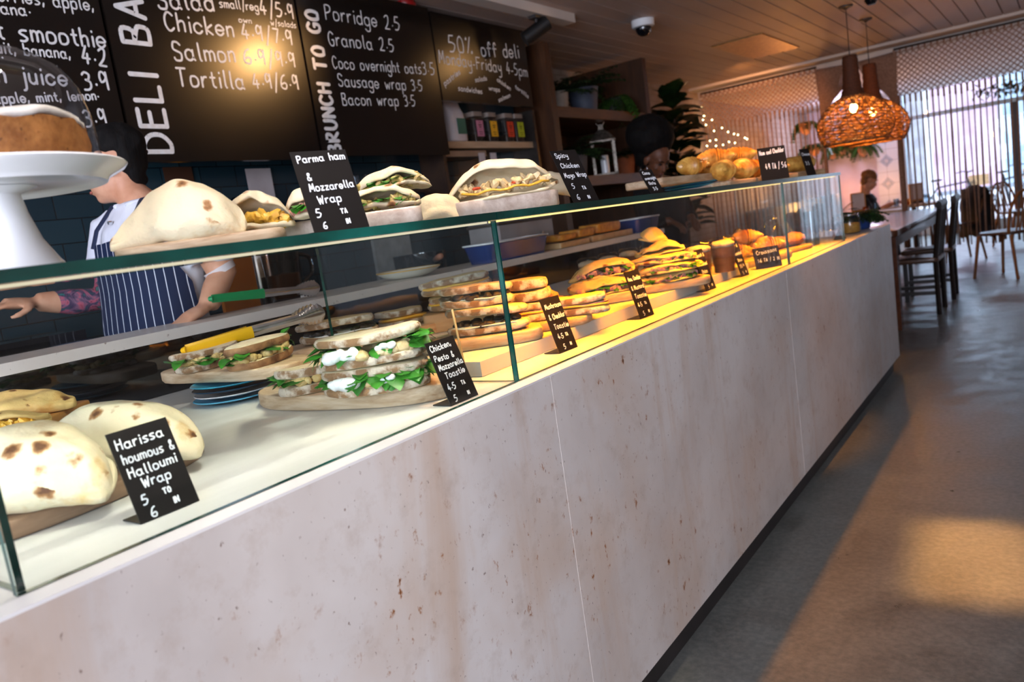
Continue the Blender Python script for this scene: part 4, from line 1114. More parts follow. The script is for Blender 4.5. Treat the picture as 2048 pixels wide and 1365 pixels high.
def add_hand(mb, wrist, d, palm_n, s=1.0, side=1, curl=.5):
    """hand with palm, four unequal fingers and a thumb; d = pointing direction, palm_n = palm normal"""
    d = Vector(d).normalized(); n = Vector(palm_n); w = d.cross(n).normalized() * side; n = w.cross(d).normalized() * side
    w0 = Vector(wrist)
    mb.tube([w0 - d * .03, w0 + d * .01, w0 + d * .05, w0 + d * .088], [.027 * s, .029 * s, .036 * s, .034 * s], 12, 0, flat=.52, up=n)
    for i, (o, Ln) in enumerate(((-.029, .066), (-.010, .076), (.010, .072), (.028, .056))):
        p = w0 + d * (.082 - .004 * abs(i - 1.3)) + w * (o * s); dd = d.copy(); P = [p - d * .02, p]
        for k in range(3):
            a = curl * (.35 + .28 * i) * (.7 + .4 * k)
            dd = (dd * cos(a) + n * sin(a)).normalized(); p = p + dd * (Ln * (.45, .32, .23)[k] * s); P.append(p)
        mb.tube(P, [.0098 * s, .0098 * s, .0088 * s, .0080 * s, .0066 * s], 8)
    tb = w0 + d * .025 - w * (.026 * s)
    mb.tube([tb, tb + (d * .5 - w * .8 + n * .3).normalized() * .035, tb + (d * .9 - w * .6 + n * .5).normalized() * .062, tb + (d * 1.1 - w * .4 + n * .6).normalized() * .08], [.013 * s, .012 * s, .010 * s, .008 * s], 8)
def torso(mb, rings, n=24, sq=2.4, m=0):
    """rings: (centre, half width along x, half depth along y)"""
    R_ = []
    for c, a, b in rings:
        R_.append([(c[0] + x, c[1] + y, c[2]) for x, y in oval(a, b, n, sq)])
    mb.loft(R_, m)

# ---------------------------------------------------------------- the chef, facing along the counter, head turned to the window
MX, MY = -1.55, 1.42
man = thing('person', 'person in white chef jacket and navy striped apron leaning behind the glass case', 'person', (MX, MY, 0))
HC = Vector((MX - .07, MY - .025, 1.578)); HF = frame((-.80, -.60, -.12))
b = MB()
add_head(b, HC, HF, 1.0, (MX, MY + .01, 1.43))
torso(b, [((MX, MY, .88), .15, .11), ((MX, MY - .02, 1.05), .15, .11), ((MX, MY, 1.25), .17, .115), ((MX, MY + .01, 1.38), .17, .10), ((MX, MY + .01, 1.44), .10, .07)])
LS, LE, LW = Vector((MX + .19, MY + .01, 1.39)), Vector((-1.315, 1.50, 1.19)), Vector((-1.27, 1.40, 1.10))
RS, RE, RW = Vector((MX - .19, MY, 1.39)), Vector((-1.73, 1.335, 1.165)), Vector((-1.765, 1.135, 1.185))
b.tube([LS, (LS + LE) / 2 + Vector((.01, .01, 0)), LE, (LE + LW) / 2, LW], [.058, .052, .046, .040, .031], 14)
b.tube([RS, (RS + RE) / 2, RE, (RE + RW) / 2 + Vector((0, 0, -.006)), RW], [.058, .050, .046, .043, .030], 14)
add_hand(b, LW, (.05, -.8, -.25), (0, -.2, -1), 1.0, 1, .25)
add_hand(b, RW, (-.06, -1, .10), (-.2, .1, -1), 1.0, -1, .55)
for s in (-1, 1): b.tube([(MX + s * .085, MY, .90), (MX + s * .09, MY - .01, .5), (MX + s * .09, MY + .01, .09)], [.085, .06, .045], 12); b.tube([(MX + s * .09, MY + .03, .05), (MX + s * .09, MY - .12, .035)], [.045, .035], 10)
def m_tattoo():
    m, t, out = nodes('skin_with_tattoo'); v = coords(t); s = t.nodes.new('ShaderNodeSeparateXYZ'); L(t, v, s.inputs[0])
    base = ramp(t, noi(t, v, 20), [(.3, '#c48a6a'), (.7, '#d6a283')])
    # inked sleeve: right forearm only (world x < -1.66, below the shoulder)
    a = N(t, 'ShaderNodeMath', operation='LESS_THAN'); a.inputs[1].default_value = -1.665; L(t, s.outputs[0], a.inputs[0])
    y = N(t, 'ShaderNodeMath', operation='GREATER_THAN'); y.inputs[1].default_value = 1.185; L(t, s.outputs[1], y.inputs[0])
    z = N(t, 'ShaderNodeMath', operation='LESS_THAN'); z.inputs[1].default_value = 1.30; L(t, s.outputs[2], z.inputs[0])
    f = N(t, 'ShaderNodeMath', operation='MULTIPLY'); L(t, a.outputs[0], f.inputs[0]); L(t, y.outputs[0], f.inputs[1])
    f2 = N(t, 'ShaderNodeMath', operation='MULTIPLY'); L(t, f.outputs[0], f2.inputs[0]); L(t, z.outputs[0], f2.inputs[1])
    ink = ramp(t, noi(t, v, 22, 3, .6, 1.2), [(.30, '#1f7f78'), (.42, '#38294a'), (.50, '#7b5a73'), (.56, '#c05a6e'), (.62, '#2b2238'), (.72, '#4f8f86')])
    col = mixc(t, f2.outputs[0], base, ink)
    bsdf(t, out, col, .5, 0, .4, None, .1); return m
body = fuse(b.build('body', m_tattoo(), None, smooth=180), .007, 5)
def hang(o, parent):
    o.parent = parent; o.location = Vector(o.location) - Vector(parent.location); return o
hang(body, man)
h = MB(); f, l, u = HF; M = Matrix((f, l, u)).transposed()
h.ball(HC + u * .058 - f * .020, 1, 20, 0, (.100, .079, .076), M); h.ball(HC + u * .02 - f * .058, 1, 16, 0, (.050, .072, .078), M)
h.ball(HC + u * .088 + f * .035, 1, 14, 0, (.062, .062, .034), M); h.ball(HC - u * .045 - f * .062, 1, 12, 0, (.026, .050, .040), M)
for k in (-1, 1): h.ball(HC + u * .035 + f * .026 + l * (k * .066), 1, 10, 0, (.022, .010, .030), M)
h.jit(.007, 34, 4)
hang(fuse(h.build('hair', M_hair, None, smooth=180), .006, 2), man)
fa = bpy.data.objects.new('tmp', None); COL.objects.link(fa)
add_face(fa, HC, HF)
for o in list(fa.children): o.parent = None; hang(o, man)
bpy.data.objects.remove(fa)
M_jacket = mat('white_cotton', '#cfd3e0', '#e2e5ee', 10, .75, bmp=.25, bscale=18)
j = MB()
torso(j, [((MX, MY, .95), .175, .130), ((MX, MY - .02, 1.08), .172, .130), ((MX, MY, 1.25), .19, .135), ((MX, MY + .01, 1.37), .188, .122), ((MX, MY + .01, 1.432), .125, .088), ((MX, MY + .005, 1.455), .082, .075)])
mid = (LS + LE) / 2
j.tube([LS + Vector((-.04, 0, .0)), LS, mid + Vector((.012, .01, .0)), LS.lerp(LE, .72) + Vector((.01, .008, 0))], [.07, .075, .074, .080], 18)
mid = (RS + RE) / 2
j.tube([RS + Vector((.04, 0, 0)), RS, mid, RS.lerp(RE, .7)], [.07, .074, .072, .074], 18)
j.jit(.008, 14, 2)
jk = fuse(j.build('jacket', M_jacket, None, smooth=180), .008, 4)
hang(jk, man)
c = MB(); c.tube([(MX + .075 * cos(a), MY + .005 + .07 * sin(a), 1.455 + .012 * sin(a)) for a in [radians(-70 + 320 * i / 20) for i in range(21)]], .018, 10, 0, flat=.55); c.build('collar', M_jacket, None, smooth=180); hang(bpy.data.objects['collar'], man)
def m_apron():
    m, t, out = nodes('striped_apron'); v = coords(t); s = t.nodes.new('ShaderNodeSeparateXYZ'); L(t, v, s.inputs[0])
    ad = N(t, 'ShaderNodeMath', operation='MULTIPLY_ADD'); ad.inputs[1].default_value = .8; L(t, s.outputs[1], ad.inputs[0]); L(t, s.outputs[0], ad.inputs[2])
    wv = N(t, 'ShaderNodeMath', operation='MULTIPLY'); wv.inputs[1].default_value = 30; L(t, ad.outputs[0], wv.inputs[0])
    fr = N(t, 'ShaderNodeMath', operation='FRACT'); L(t, wv.outputs[0], fr.inputs[0])
    lt = N(t, 'ShaderNodeMath', operation='LESS_THAN'); lt.inputs[1].default_value = .085; L(t, fr.outputs[0], lt.inputs[0])
    col = mixc(t, lt.outputs[0], '#1b2744', '#dfe4f0')
    bsdf(t, out, col, .8, 0, .2); return m
M_apron = m_apron()
def front_shell(rings, a0, a1, n, m, th=.004, sq=2.4):
    mb = MB(); R_ = []
    for c, a, b_, k in rings:
        o = []
        for i in range(n + 1):
            ang = radians(a0 * k + (a1 - a0) * i / n * k + 270 * (1)) if False else radians(270 + (-1 + 2 * i / n) * (a1 - a0) / 2 * k)
            cs_, sn = cos(ang), sin(ang); e = 1 / (abs(cs_) ** sq + abs(sn) ** sq) ** (1 / sq)
            o.append(Vector((c[0] + a * cs_ * e, c[1] + b_ * sn * e, c[2])))
        inn = [p + (Vector((c[0], c[1], c[2])) - p).normalized() * th for p in reversed(o)]
        R_.append(o + inn)
    mb.loft(R_, 0, True); return mb
a_ = front_shell([((MX, MY - .005, .62), .20, .165, 1.1), ((MX, MY - .02, .95), .19, .155, 1.15), ((MX, MY - .025, 1.06), .188, .150, 1.1), ((MX, MY - .005, 1.18), .198, .150, .95), ((MX, MY, 1.25), .20, .150, .75), ((MX, MY + .005, 1.335), .20, .143, .62)], 0, 190, 22, M_apron)
a_.jit(.004, 12, 9)
ap = a_.build('apron', M_apron, None, smooth=60); hang(ap, man)
M_navy = mat('navy_tape', '#18223c', '#1d2947', 10, .8)
for s in (-1, 1):
    st = MB(); st.tube([(MX + s * .112, MY - .128, 1.325), (MX + s * .105, MY - .108, 1.38), (MX + s * .088, MY - .05, 1.452), (MX + s * .07, MY + .05, 1.47)], .013, 8, 0, flat=.3, up=(0, 1, 0)); hang(st.build('apron_strap', M_navy, None, smooth=60), man)
bt = MB(); bt.cyl((MX - .01, MY - .105, 1.395), (MX - .01, MY - .116, 1.395), .006, 12); hang(bt.build('jacket_button', M_steel, None), man)
bn = MB(); bn.tube([LS.lerp(LE, .90) + Vector((.0, .0, 0)), LS.lerp(LE, 1.0)], [.0515, .0495], 16); hang(bn.build('arm_dressing', mat('clear_dressing', '#cfc4c4', '#e1d8d8', 10, .25), None, smooth=60), man)

# ---------------------------------------------------------------- the woman further along, looking down
WX, WY = -1.42, 5.08
wm = thing('person', 'person with large dark afro and hoop earrings in black top looking down', 'person', (WX, WY, 0))
HC = Vector((WX + .02, WY - .01, 1.512)); HF = frame((.62, -.30, -.30), .22)
f, l, u = HF; M = Matrix((f, l, u)).transposed()
b = MB(); add_head(b, HC, HF, .98, (WX - .02, WY + .02, 1.33))
torso(b, [((WX, WY, .85), .15, .11), ((WX, WY, 1.1), .15, .105), ((WX, WY, 1.25), .165, .11), ((WX - .01, WY, 1.32), .14, .09), ((WX - .01, WY, 1.36), .07, .06)])
for s in (-1, 1):
    S_, E_, W_ = Vector((WX, WY, 1.29)) + l * (s * .17), Vector((WX + .06, WY - .02, 1.08)) + l * (s * .2), Vector((WX + .17, WY - .06, 1.09)) + l * (s * .09)
    b.tube([S_, (S_ + E_) / 2, E_, W_], [.05, .044, .04, .028], 12); add_hand(b, W_, f + l * (-s * .3), (0, 0, -1), .9, s, .5)
    b.tube([Vector((WX, WY, .88)) + l * (s * .08), Vector((WX, WY, .5)) + l * (s * .09), Vector((WX, WY, .06)) + l * (s * .09), Vector((WX, WY, .0)) + l * (s * .09)], [.08, .06, .05, .05], 10)
hang(fuse(b.build('body', M_skind, None, smooth=180), .008, 4), wm)
h = MB(); h.ball(HC + Vector((0, 0, .135)) - f * .05, 1, 26, 0, (.165, .172, .150), M); h.ball(HC + u * .02 - f * .085, 1, 18, 0, (.10, .125, .13), M)
h.jit(.020, 26, 3); h.jit(.012, 75, 7)
hr = h.build('afro_hair', M_hair, None, smooth=180, sub=1); hang(hr, wm)
fa = bpy.data.objects.new('tmp', None); COL.objects.link(fa)
add_face(fa, HC, HF, .98, True, '#6d3a33')
for o in list(fa.children): o.parent = None; hang(o, wm)
bpy.data.objects.remove(fa)
for s in (-1, 1):
    c = HC + l * (s * .083) - f * .005 - u * .068; e = MB()
    e.tube([c + u * (.034 * cos(a)) + f * (.034 * sin(a)) for a in [2 * pi * i / 20 for i in range(21)]], .0022, 6); hang(e.build('hoop_earring', M_steel, None, smooth=180), wm)
M_blk = mat('black_cotton', '#080708', '#0e0c0e', 14, .9)
j = MB()
torso(j, [((WX, WY, .84), .17, .13), ((WX, WY, 1.1), .165, .125), ((WX, WY, 1.25), .185, .13), ((WX - .01, WY, 1.33), .165, .108), ((WX - .01, WY, 1.375), .085, .075)])
for s in (-1, 1):
    S_, E_, W_ = Vector((WX, WY, 1.285)) + l * (s * .16), Vector((WX + .06, WY - .02, 1.08)) + l * (s * .2), Vector((WX + .15, WY - .05, 1.09)) + l * (s * .11)
    j.tube([S_, (S_ + E_) / 2, E_, W_], [.066, .058, .054, .042], 14)
hang(fuse(j.build('top', M_blk, None, smooth=180), .010, 3), wm)

# ---------------------------------------------------------------- seated customer beyond the curtains
SX, SY = -1.32, 11.25
sp = thing('person', 'person with sandy hair in dark top seated at the far cafe table', 'person', (SX, SY, 0))
HC = Vector((SX + .09, SY - .02, 1.125)); HF = frame((.80, .40, -.30), .12); f, l, u = HF; M = Matrix((f, l, u)).transposed()
b = MB(); add_head(b, HC, HF, 1.02, (SX + .03, SY, .96))
torso(b, [((SX - .06, SY, .46), .15, .17), ((SX - .02, SY, .70), .12, .16), ((SX + .02, SY, .88), .12, .17), ((SX + .02, SY, .95), .08, .10)])
for s in (-1, 1):
    S_, E_, W_ = Vector((SX + .02, SY + s * .18, .88)), Vector((SX + .14, SY + s * .22, .70)), Vector((SX + .33, SY + s * .10, .79))
    b.tube([S_, (S_ + E_) / 2, E_, W_], [.056, .048, .044, .03], 12); add_hand(b, W_, (1, -s * .3, .2), (0, 0, -1), 1, -s, .6)
    b.tube([(SX - .04, SY + s * .09, .50), (SX + .30, SY + s * .10, .50), (SX + .32, SY + s * .10, .08)], [.085, .065, .05], 12)
    b.tube([(SX + .30, SY + s * .1, .05), (SX + .43, SY + s * .1, .035)], [.045, .035], 10)
hang(fuse(b.build('body', M_skin, None, smooth=180), .010, 4), sp)
h = MB(); h.ball(HC + u * .055 - f * .022, 1, 18, 0, (.104, .088, .082), M); h.ball(HC - f * .055, 1, 14, 0, (.055, .078, .085), M); h.jit(.012, 26, 4)
hang(h.build('hair', mat('sandy_hair', '#6d4524', '#94653a', 40, .6, bmp=.5), None, smooth=180), sp)
fa = bpy.data.objects.new('tmp', None); COL.objects.link(fa); add_face(fa, HC, HF, 1.02)
for o in list(fa.children): o.parent = None; hang(o, sp)
bpy.data.objects.remove(fa)
j = MB(); torso(j, [((SX - .06, SY, .44), .165, .19), ((SX - .02, SY, .70), .14, .18), ((SX + .02, SY, .88), .14, .195), ((SX + .025, SY, .955), .085, .11)])
for s in (-1, 1):
    S_, E_ = Vector((SX + .02, SY + s * .18, .88)), Vector((SX + .14, SY + s * .22, .70)); j.tube([S_, (S_ + E_) / 2, E_, E_ + Vector((.08, -s * .06, .04))], [.07, .062, .056, .05], 12)
hang(fuse(j.build('sweater', mat('charcoal_knit', '#121318', '#1d1f26', 30, .9), None, smooth=180), .012, 3), sp)
tr = MB()
for s in (-1, 1): tr.tube([(SX - .04, SY + s * .09, .50), (SX + .30, SY + s * .10, .505), (SX + .325, SY + s * .10, .10)], [.10, .078, .062], 12)
hang(tr.build('trousers', mat('dark_denim', '#1c2230', '#262e40', 30, .9), None, smooth=180), sp)
# ================================================================== BEHIND THE COUNTER
M_dark = mat('dark_laminate', '#1a1512', '#241d19', 6, .5)
bc = thing('back_counter', 'dark low work counter along the tiled wall behind the chef', 'counter', (-2.2, 2.0, 0))
hang(MB().b2((-2.48, -1.2, .08), (-1.92, 5.0, .86)).build('cabinet', M_dark, None, smooth=0), bc)
hang(MB().b2((-2.49, -1.2, .86), (-1.88, 5.0, .90)).build('worktop', mat('steel_top', '#6f6a66', '#8a8580', 20, .3, 1), None, smooth=0), bc)
hang(MB().b2((-2.44, -1.2, 0), (-1.98, 5.0, .08)).build('plinth', M_kick, None, smooth=0), bc)
# contact grill in front of the chef
gx, gy = -1.98, .86
g = thing('contact_grill', 'black glossy contact grill under the tattooed hand', 'grill', (gx, gy, .901))
MB().box((0, 0, .06), (.5, .8, .12)).build('base', M_gloss, g, smooth=0)
MB().box((0, 0, .15), (.48, .78, .05)).build('lid', M_gloss, g, smooth=0)
m = MB(); m.lathe([(.03, .176), (.03, .185), (.036, .186), (.036, .193), (.03, .194), (.036, .196), (.036, .204), (.028, .209), (.001, .209)], (.13, -.05, 0), 24); m.build('knob', mat('dull_steel', '#8c8a80', '#a7a598', 20, .4, 1), g)
m = MB(); m.tube([(.13 + .03 * cos(a), .12 + .05 * sin(a), .1765) for a in [2 * pi * i / 24 for i in range(25)]], .003, 6); m.build('oval_badge', mat('badge_blue', '#9fc4e6', '#b9d7f0', 5, .3), g, smooth=180)
MB().box((.245, 0, .135), (.012, .8, .014)).build('front_rail', M_steel, g, smooth=0)
# blender jug and other things on the back counter
q = onx(578, 600, -1.95)
o = thing('blender', 'clear ribbed blender jug on a dark base behind the green tongs', 'blender', (-2.02, q.y + .05, .901))
MB().lathe([(.085, 0), (.09, .01), (.075, .11), (.06, .13), (.001, .13)], n=28).build('motor_base', M_dark, o)
m = MB(); m.lathe([(.055, .131), (.075, .16), (.085, .33), (.088, .335)], n=28, caps=False); m.build('jug', glass('smoky_jug', '#c9bdb0', 1.2, 1.45), o)
m = MB(); m.lathe([(.05, .132), (.066, .16), (.071, .24), (.001, .245)], n=24); m.build('smoothie', mat('brown_smoothie', '#6b4a33', '#7d583d', 9, .4), o)
m = MB(); m.tube(sub_curve([(.03, .078, .32), (.03, .135, .30), (.03, .14, .23), (.03, .078, .19)]), .009, 8); m.build('handle', M_gloss, o)
q = onx(482, 372, -2.2)
o = thing('thermos', 'steel vacuum flask with black lid in front of the dark tiles', 'flask', (-2.2, q.y, .901))
MB().lathe([(.06, 0), (.062, .01), (.062, .52), (.05, .55), (.001, .55)], n=24).build('flask_body', M_steel, o)
MB().lathe([(.064, .55), (.066, .56), (.066, .60), (.05, .615), (.001, .615)], n=24).build('lid', M_gloss, o)
def wallpaper_sheet(label, u0, v0, u1, v1, m, name, x=-2.49):
    a = onx(u0, v0, x); c = onx(u1, v1, x)
    o = MB().b2((x - .002, a.y, c.z), (x, c.y, a.z)).build(name, m, None, smooth=0); return tag(o, label, 'notice')
M_orange = mat('orange_paper', '#b5651c', '#c97524', 4, .7)
M_paper = mat('white_paper', '#c8bfc0', '#d8d0d0', 6, .8)
def m_circle():
    m, t, out = nodes('orange_poster'); v = coords(t, (1, 1, 1), 'Generated'); s = t.nodes.new('ShaderNodeVectorMath'); s.operation = 'SUBTRACT'; s.inputs[1].default_value = (.5, .56, .5); L(t, v, s.inputs[0])
    sp_ = t.nodes.new('ShaderNodeSeparateXYZ'); L(t, s.outputs[0], sp_.inputs[0]); cb = t.nodes.new('ShaderNodeCombineXYZ'); L(t, sp_.outputs[1], cb.inputs[0]); L(t, sp_.outputs[2], cb.inputs[1])
    ln = t.nodes.new('ShaderNodeVectorMath'); ln.operation = 'LENGTH'; L(t, cb.outputs[0], ln.inputs[0])
    lt = N(t, 'ShaderNodeMath', operation='LESS_THAN'); lt.inputs[1].default_value = .32; L(t, ln.outputs['Value'], lt.inputs[0])
    bsdf(t, out, mixc(t, lt.outputs[0], '#4a2c1a', '#d98a16'), .6); return m
wallpaper_sheet('brown poster with an orange disc on the tiles behind the chef', 325, 335, 410, 470, m_circle(), 'poster')
wallpaper_sheet('white printed notice on the dark tiles behind the pale wraps', 490, 338, 552, 400, M_paper, 'notice')
o = MB().b2((-2.06, 1.98, .901), (-2.04, 2.16, 1.28)).build('chopping_board', M_orange, None, smooth=0); tag(o, 'orange plastic chopping board standing behind the chef arm', 'board')
o = MB().b2((-2.3, 3.15, .901), (-2.28, 3.45, 1.30)).build('tray', mat('pale_tray', '#8d8a88', '#a5a2a0', 9, .4), None, smooth=0); tag(o, 'grey rectangular tray propped behind the counter, seen past the wraps', 'tray')
for k in range(5):
    q = onx(620 + 22 * k, 590 - 4 * k, -2.3)
    m = MB(); m.lathe([(.03, 0), (.036, .004), (.038, .11), (.036, .112)], n=16, caps=False); m.lathe([(.001, .001), (.03, .001)], n=16, caps=False)
    o = m.build('tumbler', glass('tumbler_glass', '#dfe8ee', 1.6, 1.45), None, (-2.33, 2.5 + .12 * k, .901)); tag(o, 'clear drinking glass in the row on the back counter', 'glass', 'drinking glasses along the back counter')
# rail with upturned glasses under the third menu board
o = thing('glass_rack', 'dark narrow shelf with upturned glasses below the BRUNCH TO GO board', 'shelf', (-2.4, 3.3, 1.50))
MB().box((0, 0, 0), (.16, .9, .02)).build('shelf_plank', M_dark, o, smooth=0)
for s in (-1, 1): MB().box((-.09, s * .40, -.03), (.02, .02, .08)).build('bracket', M_kick, o, smooth=0)
for k in range(6):
    m = MB(); m.lathe([(.038, 0), (.034, .10), (.03, .104), (.001, .104)], n=18, caps=False)
    o = m.build('tumbler', glass('tumbler_glass'), None, (-2.38, 2.98 + .1 * k, 1.511)); tag(o, 'upturned glass in the row below the BRUNCH TO GO board', 'glass', 'upturned glasses on the narrow shelf')
# things on the ledge
tongs('steel tongs with green grips lying on the ledge beside the chef', onx(424, 598, -1.2), onx(634, 576, -1.2), '#138a4e', 'green_vinyl', .010, .45)
q = onx(825, 545, -1.2)
M_cr = mat('cream_glaze', '#ded7c4', '#e9e3d3', 9, .25); M_yrim = mat('mustard_rim', '#b98a2c', '#c99a3a', 9, .3)
o = thing('dish', 'shallow cream dish with mustard rim on the ledge', 'dish', (-1.22, q.y, ZL + .001))
m = MB(); m.lathe([(.001, 0), (.06, 0), (.10, .012), (.125, .03), (.122, .032), (.095, .016), (.001, .006)], n=40); m.build('bowl', M_cr, o)
m = MB(); m.tube([(.1235 * cos(a), .1235 * sin(a), .031) for a in [2 * pi * i / 40 for i in range(41)]], .0026, 6); m.build('rim', M_yrim, o, smooth=180)
q = onx(850, 520, -1.6)
o = thing('pan', 'dark steel pan with wooden handle behind the cream dish', 'pan', (-1.72, q.y + .1, .0 + 1.0))
m = MB(); m.lathe([(.001, 0), (.11, 0), (.125, .02), (.13, .14), (.127, .14), (.12, .02), (.001, .008)], n=32); m.build('pan_body', M_gloss, o)
m = MB(); m.tube([(.12, -.03, .10), (.2, -.10, .11), (.28, -.17, .12)], [.012, .015, .013], 10); m.build('handle', mat('pink_wood', '#9b6248', '#b0745a', 20, .5), o, smooth=180)
o = MB().b2((-1.84, q.y - .1, .901), (-1.58, q.y + .3, .999)).build('hob', M_dark, None, smooth=0); tag(o, 'low dark hob box under the steel pan', 'hob')
o = MB().b2((-1.86, 2.0, 0), (-1.56, 3.4, .90)).build('work_cabinet', M_dark, None, smooth=0); tag(o, 'dark undercounter cabinet standing behind the ledge', 'cabinet')
# till drawer
q = onx(1050, 475, -1.3)
o = thing('till_drawer', 'grey steel till drawer with round lock behind the first blue dish', 'till', (-1.345, 3.17, ZL + .001))
MB().box((0, 0, .075), (.18, .46, .15)).build('casing', mat('grey_enamel', '#8a8180', '#9a9190', 8, .4), o, smooth=0)
MB().box((0, 0, .165), (.19, .48, .028)).build('top_plate', mat('brown_steel', '#473c38', '#54483f', 8, .25, .6), o, smooth=0)
m = MB(); m.cyl((.09, .12, .08), (.098, .12, .08), .016, 20); m.build('lock', M_steel, o)
# blue enamel dishes with pastry, on the ledge
M_enam = mat('blue_enamel', '#1c2f63', '#25407c', 5, .15, spec=.7)
def enamel(label, y, w, h=.075, x=-1.162):
    o = thing('enamel_dish', label, 'dish', (x, y, ZL + .001))
    mb = MB(); a = rrect(.15, w, .03); A = lambda k, z: [(p * k, q * (1 - (1 - k) * .5), z) for p, q in a]
    mb.loft([A(.82, 0), A(1, h), A(1.04, h + .002), A(1.04, h + .006), A(.98, h + .006), A(.8, .006)], 0, True); mb.build('dish_body', M_enam, o, smooth=40)
    mb = MB(); mb.tube([(p * 1.03, q * 1.02, h + .006) for p, q in a + a[:1]], .004, 6); mb.build('white_rim', M_pwht, o, smooth=180)
    return o
ya, yb = onx(985, 520, -1.08).y, onx(1105, 495, -1.08).y
enamel('blue enamel dish with white rim on the ledge by the glass seam', (ya + yb) / 2, yb - ya)
yc_, yd = onx(1232, 455, -1.08).y, onx(1283, 448, -1.08).y
enamel('second blue enamel dish at the far end of the ledge', 4.18, .30)
M_pie = mat('golden_slab_pastry', '#a8621b', '#d9952f', 34, .5, bmp=.6)
y0, y1 = onx(1108, 485, -1.12).y, onx(1280, 455, -1.12).y
o = MB(); o.slab(rrect(.16, 3.48 - y0 - .02, .01), 0, .028); o = o.build('serving_board', M_board2, None, (-1.17, (y0 + 3.48) / 2, ZL + .001)); tag(o, 'long amber board with slab pastries on the ledge', 'board')
o = MB(); o.slab(rrect(.15, .46, .01), 0, .032); o = o.build('serving_board', M_board2, None, (-1.17, 3.74, ZL + .001)); tag(o, 'short amber board at the right of the slab pastries', 'board')
for k, (u0, u1, lab) in enumerate(((1062, 1130, 'flat seeded slab pastry at the left of the ledge boards'), (1112, 1190, 'golden slab pastry in the middle of the ledge boards'), (1170, 1245, 'ragged golden pastry at the right of the ledge boards'))):
    a_, b_ = (y0 + .03 + .18 * k, y0 + .19 + .18 * k) if k < 2 else (3.58, 3.84)
    m = MB(); m.slab(rrect(.13, b_ - a_, .02), 0, .036 + .008 * k, .008); m.jit(.006, 34, k + 2); z = min(v[2] for v in m.v); m.v = [(p, q, r - z) for p, q, r in m.v]
    o = m.build('slab_pastry', M_pie, None, (-1.16, (a_ + b_) / 2, ZL + (.030 if k < 2 else .034)), smooth=60, sub=1); tag(o, lab, 'pastry')

# ================================================================== SHELF WITH BAG AND JARS
M_shelf = wood('pale_shelf', '#a78767', '#c4a586', '#d3b898', 6, (1, .15, 1))
XS = -2.33
sh = thing('jar_shelf', 'pale wooden shelf in a dark box below the 50% off board', 'shelf', (XS - .08, 4.5, 1.75))
hang(MB().b2((XS - .16, 3.93, 1.752), (XS + .02, 4.97, 1.795)).build('shelf_plank', M_shelf, None, smooth=0), sh)
hang(MB().b2((XS - .16, 3.93, 1.70), (XS + .0, 4.40, 1.738)).build('ticket_rail', mat('ticket_rail', '#8f7763', '#a38a75', 6, .4), None, smooth=0), sh)
hang(MB().b2((XS - .17, 3.90, 1.42), (XS + .03, 3.928, 2.02)).build('side_panel', mat('walnut', '#33221a', '#45301f', 8, .5), None, smooth=0), sh)
hang(MB().b2((XS - .17, 4.972, 1.42), (XS + .05, 5.0, 2.02)).build('side_panel', mat('steel_strip', '#4a4440', '#5c544e', 8, .35, .8), None, smooth=0), sh)
o = thing('coffee_bag', 'white coffee bag with dark green label on the jar shelf', 'bag', (XS - .03, 4.13, 1.796))
m = MB(); rings = []
for z, a_, b_ in ((0, .052, .078), (.01, .056, .084), (.10, .054, .082), (.18, .048, .080), (.225, .02, .078), (.25, .006, .074), (.262, .006, .072)): rings.append([(x, y, z) for x, y in oval(a_, b_, 24, 4)])
m.loft(rings); m.jit(.004, 24, 3); z0 = min(q[2] for q in m.v); m.v = [(p, q, r - z0) for p, q, r in m.v]; m.build('pouch', M_paper, o, smooth=60)
MB().box((.0575, .01, .095), (.004, .085, .10)).build('label', mat('bottle_green', '#0f5a4c', '#12665a', 5, .5), o, smooth=0)
JC = (('#c27a95', 'pink'), ('#eeb016', 'yellow'), ('#dc3a16', 'red'), ('#b4c01d', 'lime'))
M_lidj = mat('cork_lid', '#7f7168', '#94857a', 12, .6); M_tea = mat('loose_tea', '#171009', '#3a2a1c', 70, .9)
for k, (c_, nm) in enumerate(JC):
    yy = (4.34, 4.50, 4.70, 4.83)[k]
    o = thing('tea_jar', 'square glass tea jar with %s label on the jar shelf' % nm, 'jar', (XS - .03, yy, 1.796), 0, 'tea jars on the jar shelf')
    mb = MB(); a_ = rrect(.10, .105, .014); mb.loft([[(x, y, z) for x, y in a_] for z in (0, .002, .165)], 0, True); mb.build('glass_body', glass('jar_glass', '#e4e2e0', 1.3, 1.45), o, smooth=40)
    mb = MB(); a_ = rrect(.09, .095, .012); mb.loft([[(x, y, z) for x, y in a_] for z in (.003, .05)], 0, True); mb.build('tea', M_tea, o, smooth=40)
    mb = MB(); a_ = rrect(.105, .11, .016); mb.loft([[(x, y, z) for x, y in a_] for z in (.1655, .168, .192, .195)], 0, True); mb.build('lid', M_lidj, o, smooth=40)
    lb = MB().box((.052, .005, .085), (.0025, .074, .105)).build('label', mat('label_' + nm, c_, c_, 5, .6), o, smooth=0)
    t = MB()
    for i, (w_, z_) in enumerate(((.2, .125), (.5, .108), (.35, .095), (.1, .082), (.6, .062), (.5, .048))): t.box((.0538, .005, z_), (.0008, .07 * w_, .006 if i in (1, 2) else .0035))
    for i, f_ in enumerate(t.f): pass
    t.build('print', M_tea, lb, smooth=0)
